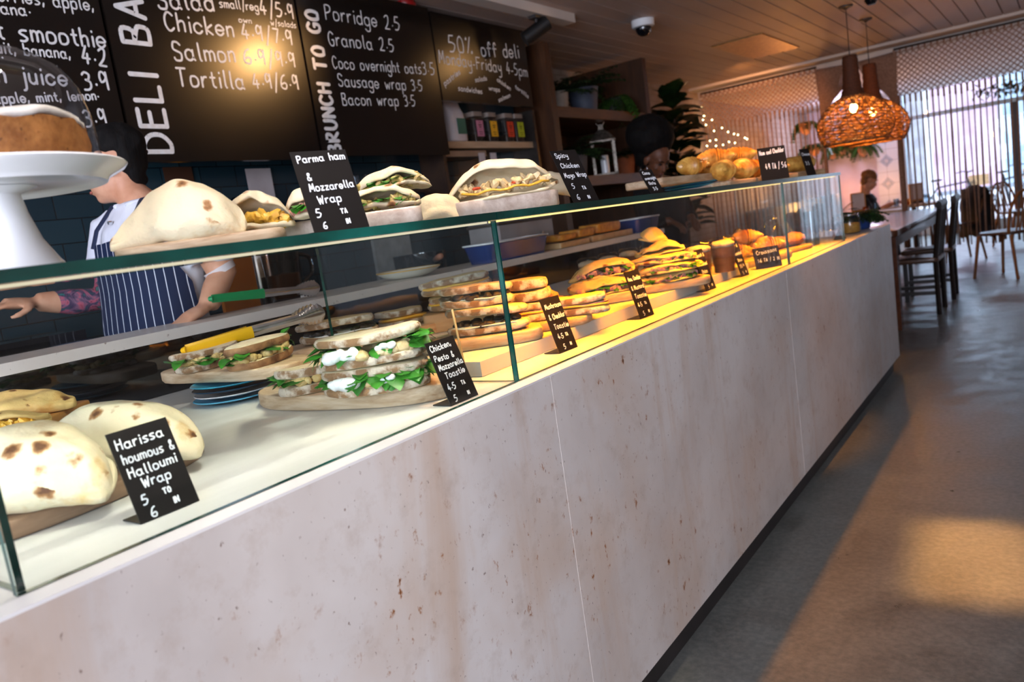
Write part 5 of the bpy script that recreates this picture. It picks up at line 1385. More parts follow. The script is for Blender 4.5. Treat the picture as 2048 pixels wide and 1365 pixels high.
for k, (u0, u1, v1) in enumerate(((952, 973, 328), (975, 996, 328))):
    a_ = onx((u0 + u1) / 2, 296, XS + .01); m = MB(); m.b2((XS + .004, a_.y - .035, 1.565), (XS + .006, a_.y + .035, 1.722))
    o = m.build('paper_ticket', M_paper, None, smooth=0); tag(o, ('left' if k == 0 else 'right') + ' white order ticket hanging from the rail under the jar shelf', 'ticket')

# ================================================================== WOODEN SHELF UNIT WITH PLANTS
M_oak = wood('dark_oak', '#2c190d', '#482a16', '#5e3a1f', 5, (1, 1, .15), .5)
M_oakh = wood('dark_oak_shelf', '#3a2110', '#5b371b', '#734825', 5, (1, .15, 1), .5)
su = thing('shelf_unit', 'tall dark oak shelf unit of plants beside the menu boards', 'shelf unit', (-2.5, 6.0, 0))
hang(MB().b2((-2.95, 5.12, 0), (-2.2, 5.20, 2.50)).build('side_panel', M_oak, None, smooth=0), su)
hang(MB().b2((-2.95, 6.78, 0), (-2.2, 6.86, 2.53)).build('side_panel', M_oak, None, smooth=0), su)
for z in (2.045, 1.515, .95, .42): hang(MB().b2((-2.95, 5.201, z - .08), (-2.22, 6.779, z)).build('shelf_plank', M_oakh, None, smooth=0), su)
hang(MB().b2((-2.985, 5.12, .0), (-2.951, 6.86, 2.0)).build('back_panel', M_oak, None, smooth=0), su)
M_fern = mat('fern_green', '#14260d', '#2c4a1a', 20, .6, sss=.05); M_fern2 = mat('bright_green', '#2a4a18', '#4b7426', 20, .55)
def pot(label, loc, r, h, m, sp=0):
    o = thing('potted_plant', label, 'plant', loc)
    mb = MB(); mb.lathe([(r * .72, 0), (r * .78, .004), (r, h * .96), (r * 1.04, h), (r * .94, h), (r * .90, h * .86), (.001, h * .86)], n=28); mb.build('pot', m, o, smooth=45)
    return o
def fern(o, z, R_, n, seed, m=None, droop=.5, name='fronds', hang_=0, up=.9):
    r = random.Random(seed); mb = MB()
    for i in range(n):
        a = r.uniform(0, 2 * pi); ln = R_ * r.uniform(.6, 1.15); el = r.uniform(.3, up)
        d = Vector((cos(a) * cos(el), sin(a) * cos(el), sin(el))); p = Vector((0, 0, z)); pts = []
        for k in range(9):
            pts.append(p.copy()); d = (d + Vector((0, 0, -droop * .22 - hang_ * .2))).normalized(); p = p + d * ln / 8
        mb.tube(pts, .0015, 4)
        for k in range(1, 9):
            dd = (pts[k] - pts[k - 1]).normalized(); sd = dd.cross(Vector((0, 0, 1)))
            if sd.length < .01: sd = Vector((1, 0, 0))
            sd.normalize()
            for s in (-1, 1): mb.leaf(pts[k], sd * s + dd * .5, (0, 0, 1), R_ * .30 * (1 - k / 14), R_ * .13, bend=.3, k=2)
    return mb.build(name, m or M_fern, o, smooth=180)
M_cblue = mat('slate_pot', '#39404f', '#464e5e', 8, .6); M_cpale = mat('pale_pot', '#8f8478', '#a89c8f', 8, .7); M_terra = mat('terracotta', '#8c4726', '#a85c34', 9, .75); M_cgrey = mat('grey_pot', '#4f4a49', '#605a58', 8, .7)
def sx(u, v): return onx(u, v, -2.42)
q = sx(1168, 203); o = pot('fern in a slate blue pot on the upper oak shelf', (-2.42, q.y, 2.046), .13, .21, M_cblue); fern(o, .19, .34, 34, 1)
q = sx(1124, 200); o = pot('fern in a small pale pot at left of the upper oak shelf', (-2.45, q.y, 2.046), .085, .17, M_cpale); fern(o, .15, .26, 24, 2)
q = sx(1226, 203); o = pot('trailing green plant in pale pot at right of the upper oak shelf', (-2.40, q.y, 2.046), .085, .15, M_cgrey); fern(o, .14, .30, 34, 3, M_fern2, .9, 'trailing_stems', .9)
q = sx(1145, 322); o = pot('bushy fern in grey pot at left of the lower oak shelf', (-2.40, q.y, 1.516), .11, .20, M_cgrey); fern(o, .19, .32, 36, 4)
q = sx(1243, 326); o = pot('terracotta pot with dark plant beside the lantern', (-2.40, q.y, 1.516), .11, .17, M_terra); fern(o, .16, .28, 22, 5)
q = sx(1193, 326)
ln = thing('lantern', 'ornate silver lantern holding a white candle on the oak shelf', 'lantern', (-2.34, q.y, 1.516), .5)
M_sil = mat('old_silver', '#6f675e', '#a39a8e', 40, .4, .8, bmp=.4)
MB().slab(rrect(.21, .21, .01), 0, .02).build('base', M_sil, ln)
for sx_ in (-1, 1):
    for sy in (-1, 1): MB().box((sx_ * .09, sy * .09, .15), (.022, .022, .258)).build('post', M_sil, ln, smooth=0)
m = MB(); m.loft([rr_ for rr_ in [[(x * k, y * k, z) for x, y in rrect(.22, .22, .01)] for k, z in ((1, .28), (1.02, .295), (.62, .35), (.22, .39), (.16, .43), (.01, .44))]]); m.build('roof', M_sil, ln, smooth=30)
m = MB(); m.tube([(.035 * cos(a), 0, .455 + .03 * sin(a)) for a in [2 * pi * i / 18 for i in range(19)]], .005, 6); m.build('ring', M_sil, ln, smooth=180)
m = MB(); m.lathe([(.035, .021), (.036, .17), (.03, .175), (.001, .172)], n=20); m.build('candle', M_pwht, ln)
# fiddle leaf fig
q = onx(1345, 230, -2.55)
fg = thing('fiddle_leaf_fig', 'tall dark fiddle leaf fig against the white brick wall', 'plant', (-2.55, q.y, 0))
m = MB(); m.lathe([(.14, 0), (.19, .36), (.20, .38), (.18, .38), (.17, .33), (.001, .33)], n=28); m.build('pot', M_cgrey, fg)
m = MB(); m.tube([(0, 0, .33), (.02, .02, .9), (-.02, -.03, 1.5), (.01, .02, 2.1), (0, .01, 2.36)], [.025, .022, .018, .014, .01], 8); m.build('trunk', M_oak, fg, smooth=180)
m = MB(); r = random.Random(5)
for i in range(96):
    z = .9 + 1.45 * (i / 96); a = i * 2.4; s = .8 if z > 2.2 else 1
    el = .95 if z > 2.25 else r.uniform(-.1, .6)
    m.leaf((.03 * cos(a), .03 * sin(a), z), (cos(a) * cos(el), sin(a) * cos(el), sin(el)), (0, 0, 1), r.uniform(.26, .36) * s, r.uniform(.22, .30) * s, bend=.25, k=6, fold=.25)
m.jit(.012, 14, 4); m.build('leaves', mat('fig_green', '#0d1f0c', '#1d3a17', 14, .4), fg, smooth=180)
# ================================================================== CEILING FITTINGS
def cz(u, v): return onz(u, v, CEIL)
# white lighting batten with black spotlight
a = cz(960, 4); b = cz(1143, 31)
lt_ = thing('light_track', 'long white lighting batten on the ceiling above the menu boards', 'light track', (-1.93, 4.7, CEIL))
MB().b2((-.05, -1.6, -.06), (.05, .36, 0)).build('channel', M_white, lt_, smooth=0)
sp_ = thing('spotlight', 'black cylindrical spotlight hanging from the white batten', 'spotlight', (-1.93, 4.62, CEIL - .06))
MB().b2((-.03, -.05, -.02), (.03, .05, 0)).build('adapter', M_kick, sp_, smooth=0)
MB().cyl((0, 0, -.02), (0, 0, -.07), .012, 10).build('stem', M_kick, sp_)
m = MB(); m.cyl((.05, .06, -.045), (-.08, -.05, -.135), .048, 24); m.build('lamp_head', mat('matt_black', '#0b0a0a', '#121010', 6, .5), sp_, smooth=40)
q = cz(810, 3)
o = thing('sounder', 'red alarm sounder on the ceiling above the BRUNCH TO GO board', 'alarm', (q.x, q.y, CEIL))
MB().lathe([(.001, -.07), (.045, -.07), (.06, -.05), (.065, -.02), (.055, -.018), (.055, -.001)], n=28).build('red_body', mat('alarm_red', '#8e1414', '#a31a1a', 5, .35), o)
def dome(label, u, v, s=1.0):
    q = cz(u, v); o = thing('security_camera', label, 'camera', (q.x, q.y, CEIL))
    MB().lathe([(.055 * s, -.045 * s), (.068 * s, -.042 * s), (.070 * s, -.002)], n=32).build('housing', M_pwht, o)
    m = MB(); m.lathe([(.001, -.095 * s), (.022 * s, -.092 * s), (.040 * s, -.078 * s), (.048 * s, -.055 * s), (.048 * s, -.044 * s)], n=32, caps=False); m.build('black_dome', M_gloss, o, smooth=180)
dome('white dome security camera with black lens on the plank ceiling', 1285, 40, 1.25)
q = cz(1742, -3); o = thing('ceiling_sensor', 'small dark round sensor at the top edge of the ceiling', 'sensor', (q.x, q.y, CEIL))
MB().lathe([(.001, -.05), (.03, -.047), (.05, -.02), (.052, -.001)], n=24).build('cap', M_gloss, o)
P4 = [cz(1435, 100), cz(1500, 120), cz(1597, 88), cz(1530, 60)]
m = MB(); c_ = sum(P4, Vector()) / 4
m.b2((-.24, -.62, -.012), (.24, .62, -.0005)); o = m.build('ceiling_panel', mat('brass_mesh', '#8a6a3c', '#b08a52', 30, .35, .6, bmp=.4), None, (-1.56, 8.1, CEIL), (0, 0, 0), smooth=0); tag(o, 'flat brass coloured access panel set in the plank ceiling', 'panel')

# ================================================================== WICKER PENDANTS
M_wick = mat('wicker', '#6e4420', '#a8713a', 40, .6, sss=0, bmp=.3)
M_wickd = mat('dark_rope', '#4a2510', '#6b3718', 50, .7, bmp=.5, stretch=(1, 1, 4))
M_bulb = emit('bulb', '#ffc46a', 60)
def pendant(label, loc, drop):
    o = thing('pendant_lamp', label, 'pendant lamp', loc, 0, 'woven pendant lamps')
    MB().lathe([(.012, -.03), (.02, -.022), (.055, -.012), (.058, -.001)], n=20).build('ceiling_rose', M_kick, o)
    MB().cyl((0, 0, -.02), (0, 0, -drop), .004, 6).build('cord', M_kick, o)
    m = MB(); prof = [(.055, -drop), (.058, -drop - .02), (.062, -drop - .14), (.075, -drop - .27), (.10, -drop - .34)]
    m.lathe([(r + .004 * (i % 2), z) for i, (r, z) in enumerate([(prof[min(k // 4, 3)][0] + (prof[min(k // 4, 3) + 1][0] - prof[min(k // 4, 3)][0]) * (k % 4) / 4, prof[min(k // 4, 3)][1] + (prof[min(k // 4, 3) + 1][1] - prof[min(k // 4, 3)][1]) * (k % 4) / 4) for k in range(16)] + [prof[4]])], n=28, caps=False); m.build('woven_neck', M_wickd, o, smooth=60)
    z0 = -drop - .33; mb = MB()
    ks = [(.095, 0), (.16, -.035), (.24, -.10), (.285, -.17), (.30, -.235), (.295, -.29), (.275, -.34), (.245, -.38)]
    def rad(t):
        i = min(int(t * 7), 6); f = t * 7 - i; return ks[i][0] + (ks[i + 1][0] - ks[i][0]) * f, z0 + ks[i][1] + (ks[i + 1][1] - ks[i][1]) * f
    rr_ = random.Random(3); nt_ = 25; na = 72
    for k in range(nt_ + 1):
        pts = []
        for j in range(na + 1):
            a_ = 2 * pi * j / na; t = min(1, max(0, k / nt_ + .010 * sin(a_ * 9 + k * 2.1) + .006 * sin(a_ * 23 + k))); r, z = rad(t)
            r += .006 * (1 if (j // 2 + k) % 2 else -1); pts.append((r * cos(a_), r * sin(a_), z))
        mb.tube(pts, .0046 if k < nt_ else .011, 5, 0, caps=False)
    for j in range(30):
        a_ = 2 * pi * j / 30; pts = []
        for k in range(15):
            r, z = rad(k / 14); a2 = a_ + .10 * sin(k * .9 + j); pts.append((r * cos(a2), r * sin(a2), z))
        mb.tube(pts, .0045, 5, 0, caps=False)
    mb.build('woven_shade', M_wick, o, smooth=180)
    m = MB(); m.ball((0, 0, z0 - .10), .032, 16, 0, (1, 1, 1.2)); m.build('bulb', M_bulb, o, smooth=180)
    m = MB(); m.cyl((0, 0, z0 - .0), (0, 0, z0 - .065), .018, 12); m.build('socket', M_kick, o)
    l = light('pendant_light', 'POINT', (0, 0, 0), 15, '#ffae4e', .035); l.location = (loc[0], loc[1], loc[2] + z0 - .19)
    return o
q = cz(1691, 12); pendant('woven wicker pendant lamp nearer the counter, the left of the pair', (q.x, q.y, CEIL), .40)
q = cz(1731, 38); pendant('woven wicker pendant lamp further back, the right of the pair', (q.x, q.y, CEIL), .40)

# ================================================================== MACRAME CURTAINS
M_cord = mat('cotton_cord', '#8a6a58', '#a5836e', 60, .85)
M_pole = mat('pole', '#2b2320', '#352c28', 9, .5)
def macrame(name, label, x0, x1, z_net, gather, seed, step=.062):
    r = random.Random(seed)
    o = thing(name, label, 'curtain', ((x0 + x1) / 2, YC, CEIL - .06))
    ox, oz = (x0 + x1) / 2, CEIL - .06
    MB().cyl((x0 - ox, 0, .0), (x1 - ox, 0, .0), .012, 10).build('pole', M_pole, o)
    net = MB(); H_ = oz - z_net
    def strip(p, q, w=.011, th=.004, dy=0):
        p = Vector((p[0] - ox, dy, p[1] - oz)); q = Vector((q[0] - ox, dy, q[1] - oz)); d = (q - p)
        if d.length < .01: return
        n = Vector((d.z, 0, -d.x)).normalized() * w / 2; t = Vector((0, th / 2, 0))
        net.loft([[p - n - t, p + n - t, p + n + t, p - n + t], [q - n - t, q + n - t, q + n + t, q - n + t]])
    x = x0 - H_
    while x < x1 + H_:
        for s in (1, -1):
            # line x + s*(z drop)
            a_, b_ = (x, oz - .03), (x + s * H_, z_net)
            pts = []
            for t in (0, 1):
                pass
            ta, tb = 0.0, 1.0
            dx = b_[0] - a_[0]
            lo, hi = sorted(((x0 - a_[0]) / dx, (x1 - a_[0]) / dx)); ta, tb = max(0, lo), min(1, hi)
            if tb > ta: strip((a_[0] + dx * ta, a_[1] + (b_[1] - a_[1]) * ta), (a_[0] + dx * tb, a_[1] + (b_[1] - a_[1]) * tb), dy=.003 * s)
        x += step
    x = x0
    while x <= x1:
        strip((x, oz + .0), (x, oz - .045), .022); x += step
    net.build('net', M_cord, o, smooth=0)
    fr = MB(); x = x0 + .02
    while x <= x1:
        z1 = .28 + r.uniform(-.03, .03); n = 2 if r.random() < .5 else 3
        kz = z_net - r.uniform(.07, .1)
        fr.tube([(x - ox, 0, z_net - oz + .01), (x - ox, 0, kz - oz)], [.012, .012], 6, 0)
        for k in range(n):
            ph = r.uniform(0, 6); e = r.uniform(-.016, .016); y = r.uniform(-.01, .01)
            fr.tube([(x - ox + e * t + .004 * sin(ph + 5 * t), y * t, kz + (z1 - kz) * t - oz) for t in (0, .25, .5, .75, 1)], [.0055, .006, .006, .006, .007], 5, 0)
        x += step * .9
    f_ = fr.build('fringe', M_cord, o, smooth=180); f_['kind'] = 'stuff'
    # gathered swag at the side of the opening
    sw = MB(); sgn = 1 if gather == 'R' else -1; xe = x1 if gather == 'R' else x0
    for k in range(26):
        t = k / 25; xs = xe - sgn * .02 + sgn * .42 * t; zt_ = CEIL - .08 - .02 * t
        pts = sub_curve([(xs - ox, .03, zt_ - oz), (xe + sgn * (.30 * t * t) - ox, .03, zt_ - .22 - .12 * (1 - t) - oz), (xe + sgn * .05 * t - ox, .03, 1.95 - oz), (xe + sgn * .03 * t - ox, .03 + .02 * sin(k), 1.2 - oz), (xe + sgn * .05 * (t - .3) - ox, .03 + .02 * cos(k), .30 - oz)], 5)
        sw.tube(pts, .0085, 5, 0)
    sw.build('gathered_cords', M_cord, o, smooth=180)
    return o
macrame('macrame_curtain', 'macrame net curtain with long fringe left of the opening', XW + .06, -1.50, 2.12, 'R', 1)
macrame('macrame_curtain', 'wide macrame net curtain with fringe in front of the bright window', -.66, 3.2, 2.02, 'L', 2)
# fairy lights on the left curtain
fl = thing('fairy_lights', 'string of tiny warm fairy lights draped over the left macrame curtain', 'string lights', (-2.6, YC - .03, 2.0))
M_fairy = emit('fairy_bulb', '#ffe0a0', 22)
r = random.Random(8); pts = []
for (u, v) in ((1403, 215), (1408, 232), (1412, 250), (1414, 268), (1420, 282), (1432, 280), (1428, 262), (1444, 256), (1456, 264), (1468, 268), (1476, 270), (1490, 276), (1470, 286), (1458, 284), (1446, 290), (1432, 292), (1420, 300), (1452, 304), (1466, 308), (1484, 300), (1494, 278), (1428, 312), (1412, 308), (1414, 292), (1406, 240), (1424, 240)):
    p = ony(u, v, YC - .04); pts.append(p - Vector(fl.location))
m = MB(); m.tube(sub_curve(pts[:12], 3), .0016, 4); m.tube(sub_curve(pts[11:], 3), .0016, 4); m.build('wire', M_kick, fl)
for p in pts:
    MB().ball(p, .007, 8).build('fairy_bulb', M_fairy, fl, smooth=180)
# warm wash on the left curtain and the wall behind it from an added point lamp and spot, no fittings
light('far_room_glow', 'POINT', (-2.2, 12.2, .9), 70, '#ffab5c', .15)
light('curtain_glow', 'SPOT', (-1.9, 8.6, 2.5), 85, '#ffa85a', .05, look=(-2.3, 10.1, 1.9), spot=radians(80), blend=.8)
# ================================================================== FAR ROOM AND WINDOW
# end wall: white panel, tiled pillar, window with frames
def fy(u, v): return ony(u, v, YF)
xa, xb, xc = -1.87, -1.50, -1.30      # white wall | patterned pillar | window
M_pinkw = mat('soft_white', '#c9c2cc', '#d8d2da', 3, .7)
struct(MB().b2((XW, YF, 0), (xa, YF + .12, CEIL)).build('wall_end', M_pinkw, smooth=0))
def m_pattern():
    m, t, out = nodes('patterned_tile'); v = coords(t); s = t.nodes.new('ShaderNodeSeparateXYZ'); L(t, v, s.inputs[0])
    def fr(o, k, off=0.0):
        a = N(t, 'ShaderNodeMath', operation='MULTIPLY_ADD'); a.inputs[1].default_value = k; a.inputs[2].default_value = off; L(t, o, a.inputs[0])
        f = N(t, 'ShaderNodeMath', operation='FRACT'); L(t, a.outputs[0], f.inputs[0])
        b = N(t, 'ShaderNodeMath', operation='SUBTRACT'); b.inputs[1].default_value = .5; L(t, f.outputs[0], b.inputs[0])
        c = N(t, 'ShaderNodeMath', operation='ABSOLUTE'); L(t, b.outputs[0], c.inputs[0]); return c.outputs[0]
    gx, gz = fr(s.outputs[0], 2.5, .78), fr(s.outputs[2], 2.5)
    ad = N(t, 'ShaderNodeMath', operation='ADD'); L(t, gx, ad.inputs[0]); L(t, gz, ad.inputs[1])
    d = ramp(t, ad.outputs[0], [(.0, '#7f93a8'), (.06, '#dcdde0'), (.12, '#7389a3'), (.26, '#93a5b8'), (.32, '#dfe0e2'), (.9, '#e4e3e2')])
    n = noi(t, v, 60, 2); d = mixc(t, ramp(t, n, [(.45, (0, 0, 0, 1)), (.55, (.6, .6, .6, 1))]), d, '#d9dbdf')
    gr = N(t, 'ShaderNodeMath', operation='MAXIMUM'); L(t, fr(s.outputs[0], 5, .56), gr.inputs[0]); L(t, fr(s.outputs[2], 5), gr.inputs[1])
    g2 = N(t, 'ShaderNodeMath', operation='GREATER_THAN'); g2.inputs[1].default_value = .485; L(t, gr.outputs[0], g2.inputs[0])
    bsdf(t, out, mixc(t, g2.outputs[0], d, '#a9a49f'), .25); return m
struct(MB().b2((xa, YF - .05, 0), (xb, YF + .12, CEIL)).build('wall_pillar', m_pattern(), smooth=0))
M_wfr = mat('window_frame', '#9fb4bd', '#b4c6cd', 5, .4)
wn = MB().b2((xb, YF, 0), (3.3, YF + .1, .17)).build('wall_sill', M_wfr, smooth=0); struct(wn)
wf = bpy.data.objects.new('window_1', None); COL.objects.link(wf); wf.location = (1.0, YF + .04, .17); wf['kind'] = 'structure'
def wpart(n, a, b, m): return hang(MB().b2(a, b).build(n, m, None, smooth=0), wf)
wpart('window_frame', (xb, YF, .17), (xb + .10, YF + .09, CEIL), M_wfr)
wpart('window_frame', (3.2, YF, .17), (3.3, YF + .09, CEIL), M_wfr)
wpart('transom', (xb + .1, YF, 2.02), (3.2, YF + .09, 2.09), M_wfr)
wpart('window_frame', (xb + .1, YF, 2.5), (3.2, YF + .09, CEIL), M_wfr)
wpart('mullion', (.16, YF, .17), (.26, YF + .09, 2.02), M_frame)
wpart('mullion', (1.75, YF, .17), (1.85, YF + .09, 2.02), M_frame)
wpart('window_pane', (xb + .1, YF + .04, .17), (3.2, YF + .05, 2.5), glass('window_glass', '#f4f8fa', .8))
# greenery inside the top of the window
gl = thing('leafy_garland', 'dark leafy garland hanging inside the top of the far window', 'plant', (.45, YF - .35, 2.25))
m = MB(); r = random.Random(3)
m.tube([(-.65 + .1 * i, .03 * sin(i), .04 * sin(i * 1.3)) for i in range(24)], .012, 6)
for i in range(420):
    x = r.uniform(-.75, 1.7); d = Vector((r.uniform(-1, 1), r.uniform(-1, 1), r.uniform(-1, .6)))
    m.leaf((x, r.uniform(-.08, .08), r.uniform(-.08, .10)), d, (0, 0, 1), r.uniform(.09, .16), r.uniform(.03, .05), bend=.2, k=2)
m.build('leaves', mat('dark_leaf', '#141c0e', '#26331a', 12, .5), gl, smooth=180)
m = MB(); m.cyl((-.5, 0, .05), (-.5, 0, CEIL - 2.25 - .13), .004, 6); m.build('hanger', M_kick, gl); m = MB(); m.cyl((1.4, 0, .05), (1.4, 0, CEIL - 2.25 - .13), .004, 6); m.build('hanger', M_kick, gl)

# ---------------- street outside
light('sun', 'SUN', (0, 20, 12), 13.0, '#f3f0ff', .05, look=(1.5, 26, 0))
M_bld = mat('pale_render', '#d3dde2', '#e2eaee', 2, .8); M_mag = mat('poster_purple', '#b99fb4', '#dcc6d2', 1.1, .5, detail=2); M_bl2 = mat('blue_panel', '#8fb0c8', '#b8d0de', 1.2, .4)
bd = thing('street_building', 'pale building with pink and blue shop panels across the street', 'building', (0, 24, -.02))
MB().b2((-7, .0, 0), (7, .4, 6.5)).build('facade', M_bld, bd, smooth=0)
for k, (x0, x1, m_) in enumerate(((-3.6, -2.2, M_pave), (-2.0, -.5, M_mag), (-.4, .5, M_bl2), (.7, 2.4, M_mag), (2.6, 4.0, M_bl2))): MB().b2((x0, -.06, .5), (x1, 0, 3.2)).build('shop_panel', m_, bd, smooth=0)
for k in range(12): MB().b2((1.0, -.12, .8 + .16 * k), (2.6, -.06, .86 + .16 * k)).build('shutter_slat', M_wfr, bd, smooth=0)
M_bike = mat('bike_frame', '#20242c', '#2c313b', 8, .4)
def bicycle(label, loc, rz):
    o = thing('bicycle', label, 'bicycle', loc, rz, 'bicycles parked outside the far window')
    for s in (-1, 1):
        m = MB(); m.tube([(s * .52 + .33 * cos(a), 0, .34 + .33 * sin(a)) for a in [2 * pi * i / 32 for i in range(33)]], .016, 6, 0, caps=False)
        for i in range(8): a = 2 * pi * i / 8; m.cyl((s * .52, 0, .34), (s * .52 + .32 * cos(a), 0, .34 + .32 * sin(a)), .0025, 4)
        m.cyl((s * .52, -.04, .34), (s * .52, .04, .34), .02, 8); m.build('wheel', M_kick, o, smooth=60)
    m = MB()
    for a, b in (((-.52, 0, .34), (-.05, 0, .30)), ((-.52, 0, .34), (-.18, 0, .80)), ((-.05, 0, .30), (-.2, 0, .88)), ((-.18, 0, .78), (.36, 0, .82)), ((-.05, 0, .30), (.38, 0, .74)), ((.34, 0, .92), (.52, 0, .34))): m.cyl(a, b, .017, 8)
    m.build('frame', M_bike, o, smooth=60)
    m = MB(); m.ball((-.21, 0, .92), .05, 10, 0, (2.4, 1.3, .5)); m.build('saddle', M_kick, o, smooth=180)
    m = MB(); m.tube(sub_curve([(.28, -.28, 1.0), (.36, -.2, 1.02), (.36, 0, 1.0), (.36, .2, 1.02), (.28, .28, 1.0)], 4), .013, 6); m.cyl((.34, 0, .90), (.36, 0, 1.0), .015, 6); m.build('handlebar', M_bike, o, smooth=180)
    m = MB(); m.box((.56, 0, .82), (.24, .30, .20)); m.build('basket', mat('wicker_basket', '#9a7a55', '#b59368', 30, .7), o, smooth=0)
    return o
q = ony(1830, 335, 17.4); bicycle('parked bicycle outside the window, left of the pair', (-1.0, 17.5, -.02), .5)
bicycle('parked bicycle outside the window, right of the pair', (.05, 17.3, -.02), .9)

# ---------------- planters on the far left wall, hanging row
M_glow = mat('blush_pot', '#d08a5e', '#e0a47a', 6, .6)
for k, (u, v, lab) in enumerate(((1611, 255, 'wall planter glowing orange, highest on the far left wall'), (1629, 298, 'wall planter with pale leaves above the seeded roll'), (1665, 305, 'pink wall planter with ferns, left of the hanging row'), (1682, 300, 'small pink wall planter with ivy in the hanging row'), (1697, 290, 'middle pink wall planter trailing a long stem'), (1727, 300, 'right pink wall planter with bushy ivy'))):
    y = 12.6 + .45 * k; q = ony(u, v, 13.2 + .3 * k) if k < 2 else ony(u, v, 15.3)
    o = thing('wall_planter', lab, 'planter', (q.x, q.y, q.z - .12))
    m = MB(); m.lathe([(.02, 0), (.06, .03), (.095, .10), (.10, .20), (.09, .20), (.001, .17)], n=20); m.build('pot', M_glow, o)
    m = MB(); m.box((0, .11, .12), (.03, .03 if k > 1 else .06, .04)); m.build('bracket', M_kick, o, smooth=0)
    m = MB(); m.cyl((0, 0, .19), (0, 0, CEIL - .125 - o.location.z), .003, 5); m.build('hanging_wire', M_kick, o)
    fern(o, .18, .34, 20, 40 + k, M_fern2, .8, 'ivy', .7)
light('planter_glow', 'POINT', (-2.4, 15.1, .95), 7, '#ff9d63', .1)
light('wall_wash', 'POINT', (-2.0, 14.0, 2.2), 40, '#d8d2ff', .15)

# ---------------- banquette, tables and chairs
M_vel = mat('grey_velvet', '#54585a', '#6b7072', 12, .9); M_teal = mat('duck_egg', '#7f9c9c', '#95b0b0', 10, .85); M_tan = mat('tan_linen', '#8b7562', '#a48b76', 10, .9)
o = thing('banquette', 'long grey banquette along the far left wall behind the cafe tables', 'bench', (-2.05, 12.3, 0))
MB().b2((-.60, -2.0, 0), (.30, 3.0, .20)).build('base', M_dark, o, smooth=0)
m = MB(); m.slab([(x - .12, y + .5) for x, y in rrect(.84, 5.0, .08)], .2, .46, .03); m.build('seat', M_vel, o)
m = MB(); m.slab([(x - .50, y + .5) for x, y in rrect(.16, 5.0, .06)], .46, .95, .03); m.build('backrest', M_vel, o)
def cushion(label, loc, rot, m_):
    m = MB(); rings = []
    for k in range(7):
        z = -.07 + .14 * k / 6; s = sqrt(max(0.02, 1 - (z / .075) ** 2)); rings.append([(x * (.6 + .4 * s), y * (.6 + .4 * s), z) for x, y in rrect(.42, .42, .06)])
    m.loft(rings); o = m.build('cushion', m_, None, loc, rot, smooth=60, sub=1); tag(o, label, 'cushion')
cushion('duck egg cushion beside the seated customer', (-1.93, 10.75, .70), (0, 1.15, .2), M_teal)
cushion('tan cushion at the near end of the banquette', (-1.95, 10.40, .68), (0, 1.1, .5), M_tan)
cushion('grey cushion behind the seated customer', (-1.95, 11.75, .70), (0, 1.2, 0), M_vel)
M_pine = wood('light_pine', '#b58f63', '#d1ad80', '#e0c298', 5, (.15, 1, 1))
def cafe_table(label, loc, w, d):
    o = thing('cafe_table', label, 'table', loc)
    MB().box((0, 0, .735), (w, d, .03)).build('tabletop', M_pine, o, smooth=0)
    MB().cyl((0, 0, .03), (0, 0, .72), .03, 12).build('pedestal', M_kick, o)
    MB().box((0, 0, .015), (.42, .42, .03)).build('foot', M_kick, o, smooth=0); return o
cafe_table('light cafe table of the seated customer', (-.74, 11.3, 0), .66, .70)
cafe_table('light cafe table in front, nearer the counter', (-1.06, 10.42, 0), .72, .60)
cafe_table('white table by the far window, right side', (.95, 12.6, 0), .9, .8)
def tumbler(label, loc, m_=None):
    m = MB(); m.lathe([(.001, 0), (.030, 0), (.036, .10), (.034, .10), (.029, .006), (.001, .006)], n=20); o = m.build('water_glass', glass('tumbler_glass'), None, loc); tag(o, label, 'glass')
def candle(label, loc):
    o = thing('candle_jar', label, 'candle', loc)
    m = MB(); m.lathe([(.035, 0), (.038, .01), (.038, .075), (.036, .08)], n=20, caps=False); m.build('jar', glass('amber_jar', '#f2b24a', 1, 1.45), o)
    m = MB(); m.lathe([(.034, .002), (.034, .05), (.001, .05)], n=20); m.build('wax', mat('amber_wax', '#c98a24', '#dba23a', 8, .5), o)
def stand(label, loc, rz):
    o = thing('menu_stand', label, 'menu', loc, rz)
    MB().box((0, 0, .012), (.16, .07, .024)).build('foot', M_kick, o, smooth=0)
    MB().box((0, 0, .14), (.17, .014, .23)).build('frame', M_crate, o, smooth=0)
    MB().box((0, -.0085, .145), (.14, .003, .19)).build('menu_card', M_paper, o, smooth=0)
stand('upright wooden menu stand on the nearer cafe table', (-1.20, 10.32, .751), .5)
candle('amber candle jar beside the nearer menu stand', (-1.10, 10.23, .751)); tumbler('water glass on the nearer cafe table', (-1.00, 10.24, .751))
stand('wooden framed menu stand on the customer table', (-.72, 11.42, .751), .5)
candle('amber candle jar on the customer table', (-.80, 11.14, .751)); tumbler('water glass beside the customer hands', (-.90, 11.06, .751)); tumbler('water glass right of the framed menu', (-.58, 11.3, .751))
